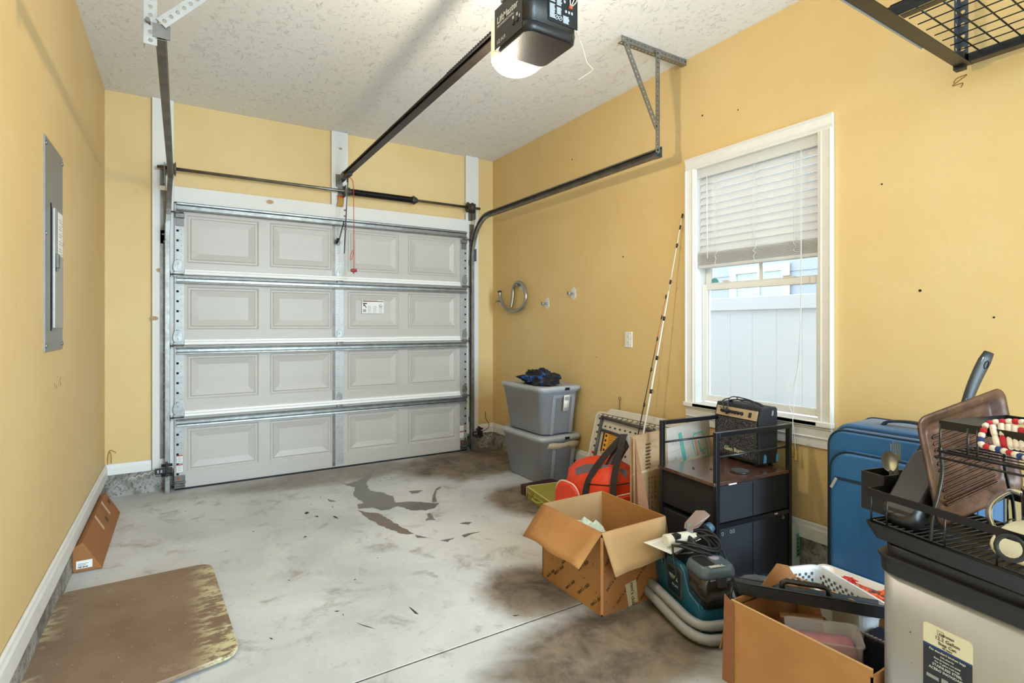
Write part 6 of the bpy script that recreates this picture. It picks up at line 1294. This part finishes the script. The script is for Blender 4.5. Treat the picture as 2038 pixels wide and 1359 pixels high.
b = MB(); b.loft([loop2(.05, .016, -.010), loop2(.032, .02, -.012), loop2(.021, .022, .007), loop2(.012, .024, .009), loop2(.002, .03, .010), loop2(0, .032, .013), loop2(.002, .03, .016), loop2(.012, .026, .016), loop2(.016, .024, .013), loop2(.024, .022, .012), loop2(.032, .02, -.006), loop2(.045, .018, -.008), loop2(.05, .016, -.005)], cap0=True, cap1=True, smooth=True); b.build('pan', rust, t)
# ribs
Lx, Ly = ex.length, ey.length
for k in range(11):
    v0 = (.07+k*.0175)/Ly; u0 = .07/Lx; u1 = 1-.07/Lx
    b = MB(); hh_ = .0065/Ly; b.tube([P2(u0, v0-hh_*.5, -.004), P2(u1, v0-hh_*.5, -.004), P2(u1+.012, v0, -.004), P2(u1, v0+hh_*.5, -.004), P2(u0, v0+hh_*.5, -.004), P2(u0-.012, v0, -.004)], .0022, 5, closed=True); b.build('rib', rust, t)
# black pans
nst = mat('nonstick_black', '1E1D1D', .38, var=.15, vs=12)
t = thing('griddle_pan', 'black nonstick pan leaning sideways at the left end of the dish rack', 'pan', (1.58, .69, .73))
a = Vector((1.578, .690, .742)); c = Vector((1.758, .668, .905)); dl = (c-a).normalized(); uu = Vector((-.233, -.972, 0)); nn = dl.cross(uu).normalized()
if nn.z > 0: nn = -nn
def gp_(l, w, h): return a+dl*l+uu*w+nn*h
GL = (c-a).length
def gl_(i, h, r=.03): return [gp_(p[0], p[1], h) for p in rrect(i, GL-i, -.012+i, .085-i, r, 5)]
b = MB(); b.loft([gl_(.012, -.012), gl_(.004, -.006), gl_(0, .026), gl_(.004, .028), gl_(.008, .024), gl_(.014, -.004)][::1], smooth=True); b.build('body', nst, t)
t = thing('frying_pan', 'black frying pan standing behind the baking sheet with its handle pointing up', 'pan', (1.86, .62, .74))
b = MB(); cdir = Vector((.35, .9, .25)).normalized(); cen = Vector((1.852, .655, .868)); Mr = cdir.to_track_quat('Z', 'Y').to_matrix().to_4x4()
b.lathe([(.001, 0), (.085, 0), (.108, -.036), (.111, -.036), (.09, .004), (.001, .004)], cen, 32, Mr); b.build('body', nst, t)
hb = Vector((1.915, .63, .972)); htp = Vector((1.985, .588, 1.170))
dh = (htp-hb).normalized(); wd = Vector((.85, -.526, 0)); wd = (wd-dh*wd.dot(dh)).normalized(); nh = dh.cross(wd)
P = [hb.lerp(htp, i/8)+wd*(.012*math.sin(PI*i/8)*-.6) for i in range(9)]; L_ = []
for i, p in enumerate(P):
    w2 = .013+.006*min(1, i/6); 
    if i == 8: w2 = .014
    L_.append([p+wd*w2*math.cos(q_*PI/6)+nh*.008*math.sin(q_*PI/6) for q_ in range(12)])
b = MB(); b.loft(L_, smooth=True); b.build('handle', mat('soft_black_handle', '232628', .45), t)
b = MB(); q_ = hb.lerp(htp, .82); sgn = -1 if nh.y > 0 else 1; b.tube([q_+wd*.006*math.cos(j*PI/6)+dh*.012*math.sin(j*PI/6)+nh*sgn*.0078 for j in range(12)], .0016, 5, closed=True); b.build('hanging_hole', dark, t)
b = MB(); b.beam(hb+wd*-.014, htp+wd*-.014-dh*.02, .003, .012, nh); b.build('metal_edge', galvw, t)
t = thing('saucepan', 'grey brown pan rim showing under the baking sheet in the dish rack', 'pan', (1.68, .65, .73))
b = MB(); b.lathe([(.001, 0), (.05, .002), (.062, .012), (.062, .07), (.059, .07), (.057, .014), (.001, .006)], (1.752, .665, .729), 24, Matrix.Rotation(math.radians(18), 4, 'Y')); b.build('body', mat('grey_brown_enamel', '5C5550', .35), t)
# spoons and forks
sil = mat('polished_steel', 'D8D4CE', .3, .75)
def spoon(lab, base, tip, tw, face):
    base = Vector(base); tip = Vector(tip); d = (tip-base).normalized(); f = Vector(face); f = (f-d*f.dot(d)).normalized(); r = d.cross(f); t = thing('spoon', lab, 'spoon', base)
    b = MB(); b.ribbon([base, base.lerp(tip, .62)], .008, .0018, r); b.build('stem', sil, t)
    L_ = []
    cc = base.lerp(tip, .8); ln = (tip-base).length*.22
    for k, h in ((1, 0), (.97, -.0012), (.8, -.004), (.45, -.007), (.1, -.008)):
        L_.append([cc+d*ln*k*math.cos(q*PI/9)+r*tw*k*math.sin(q*PI/9)+f*h for q in range(18)])
    b = MB(); b.loft(L_, cap0=False, smooth=True); b.build('bowl', sil, t)
def fork(lab, base, tip, face):
    base = Vector(base); tip = Vector(tip); d = (tip-base).normalized(); f = Vector(face); f = (f-d*f.dot(d)).normalized(); r = d.cross(f); t = thing('fork', lab, 'fork', base)
    b = MB(); b.ribbon([base, base.lerp(tip, .7)], .007, .0018, r); b.ribbon([base.lerp(tip, .68), base.lerp(tip, .8)], .02, .0015, r); b.build('stem', sil, t)
    for k in range(4): b = MB(); b.beam(base.lerp(tip, .79)+r*(k-1.5)*.0055, tip+r*(k-1.5)*.0058, .0022, .0014, f); b.build('tine', sil, t)
cam_dir = (-.75, -.6, .3)
spoon('large steel spoon in the black utensil caddy, bowl facing out', rk_((.155, .035, .07)), rk_((.138, .04, .208)), .02, cam_dir)
fork('steel fork standing beside the large spoon in the caddy', rk_((.16, .03, .07)), rk_((.165, .035, .235)), cam_dir)
fork('second steel fork tilted right beside the spoon in the caddy', rk_((.165, .04, .07)), rk_((.177, .05, .225)), cam_dir)
# glass mug
gls = bpy.data.materials.new('clear_glass'); gls.use_nodes = True; gb = gls.node_tree.nodes['Principled BSDF']; gb.inputs['Transmission Weight'].default_value = 1; gb.inputs['Roughness'].default_value = .02; gb.inputs['IOR'].default_value = 1.45; gb.inputs['Base Color'].default_value = (.97, .98, .97, 1)
mc = Vector((1.672, .392, .731)); t = thing('glass_mug', 'clear glass mug with a curved handle standing in the dish rack', 'mug', mc)
b = MB(); b.lathe([(.001, 0), (.036, 0), (.042, .006), (.044, .14), (.0405, .14), (.038, .012), (.001, .010)], mc, 32); b.build('body', gls, t)
hd = Vector((-.35, .93, 0)).normalized(); 
b = MB(); b.tube(spline([mc+hd*.040+Vector((0, 0, .125)), mc+hd*.065+Vector((0, 0, .128)), mc+hd*.092+Vector((0, 0, .10)), mc+hd*.10+Vector((0, 0, .07)), mc+hd*.088+Vector((0, 0, .035)), mc+hd*.042+Vector((0, 0, .02))], 8), .0065, 10); b.build('handle', gls, t)
# cream board and black ring
bo = mat('cream_ceramic', 'D8CBA8', .4, var=.05, vs=20)
mc2 = rk_((.075, -.36, .085)); b = MB(); pr = [(p[0], p[1]) for p in rrect(-.06, .075, -.10, .10, .05, 6)]
Mz = Matrix.Translation(mc2) @ Matrix.Rotation(DR, 4, 'Z') @ Matrix.Rotation(math.radians(-28), 4, 'Y'); b.prism(pr, 0, .012).xf(Mz); tag(b.build('serving_board', bo, bevel=.005, seg=3), 'cream rounded serving board lying at the near end of the dish rack', 'board')
q_ = rk_((-.012, -.335, .10)); b = MB(); b.tube([(q_.x+.006*math.sin(j*PI/8), q_.y+.024*math.cos(j*PI/8), q_.z+.024*math.sin(j*PI/8)) for j in range(16)], .0048, 8, closed=True); tag(b.build('black_ring', cblk), 'black ring hooked over the front rail of the dish rack', 'ring')
# crocheted pot holder
t = thing('pot_holder', 'red, white and blue braided pot holder lying on the upper tier of the dish rack', 'pot holder', rk_((.12, -.33, .27)))
cw_ = mat('cotton_white', 'E2D3C4', .9); cr_ = mat('cotton_red', 'B5242E', .9); cbl = mat('cotton_blue', '2A3A7A', .9)
def cord(P, r, mats, seg=.011):
    S_ = spline(P, 10); L_ = [0]
    for i in range(1, len(S_)): L_.append(L_[-1]+(S_[i]-S_[i-1]).length)
    n = max(2, int(L_[-1]/seg)); pts = []; j = 0
    for i in range(n*4+1):
        d = L_[-1]*i/(n*4)
        while j < len(L_)-2 and L_[j+1] < d: j += 1
        pts.append(S_[j].lerp(S_[j+1], (d-L_[j])/max(1e-6, L_[j+1]-L_[j])))
    b = MB()
    for i in range(n):
        b.cur = i % len(mats); seg_ = pts[i*4:i*4+5]; b.tube(seg_, r, 7, rr=[r*.85, r*1.05, r*1.1, r*1.05, r*.85])
    b.build('braided_strand', mats, t)
def hp_(l, w):   # l along the rack, w across and down the drape
    return rk_((.045-.03*w/.06+.012*math.sin(l*30), -.262-l, .348-.60*w-.07*l+.006*math.sin(l*40+w*60)))
for k in range(17):
    l = .010+k*.0115; a_ = .004 if 0 < k < 16 else .014; e_2 = .066 if k < 16 else .05
    cord([hp_(l, a_), hp_(l+.010, (a_+e_2)/2), hp_(l+.022, e_2)], .0062, [(cr_, cw_), (cw_, cr_), (cw_,), (cbl, cw_)][k % 4] if k % 3 else (cw_,), .022)
cord([hp_(0, .03), hp_(.004, .066), hp_(.04, .082), hp_(.10, .086), hp_(.16, .084), hp_(.21, .07)], .0062, (cr_, cw_, cbl, cw_), .011)
cord([hp_(0, .026), hp_(.004, .0), hp_(.05, -.012), hp_(.10, -.016), hp_(.16, -.012), hp_(.21, .0)], .0062, (cw_, cr_), .011)
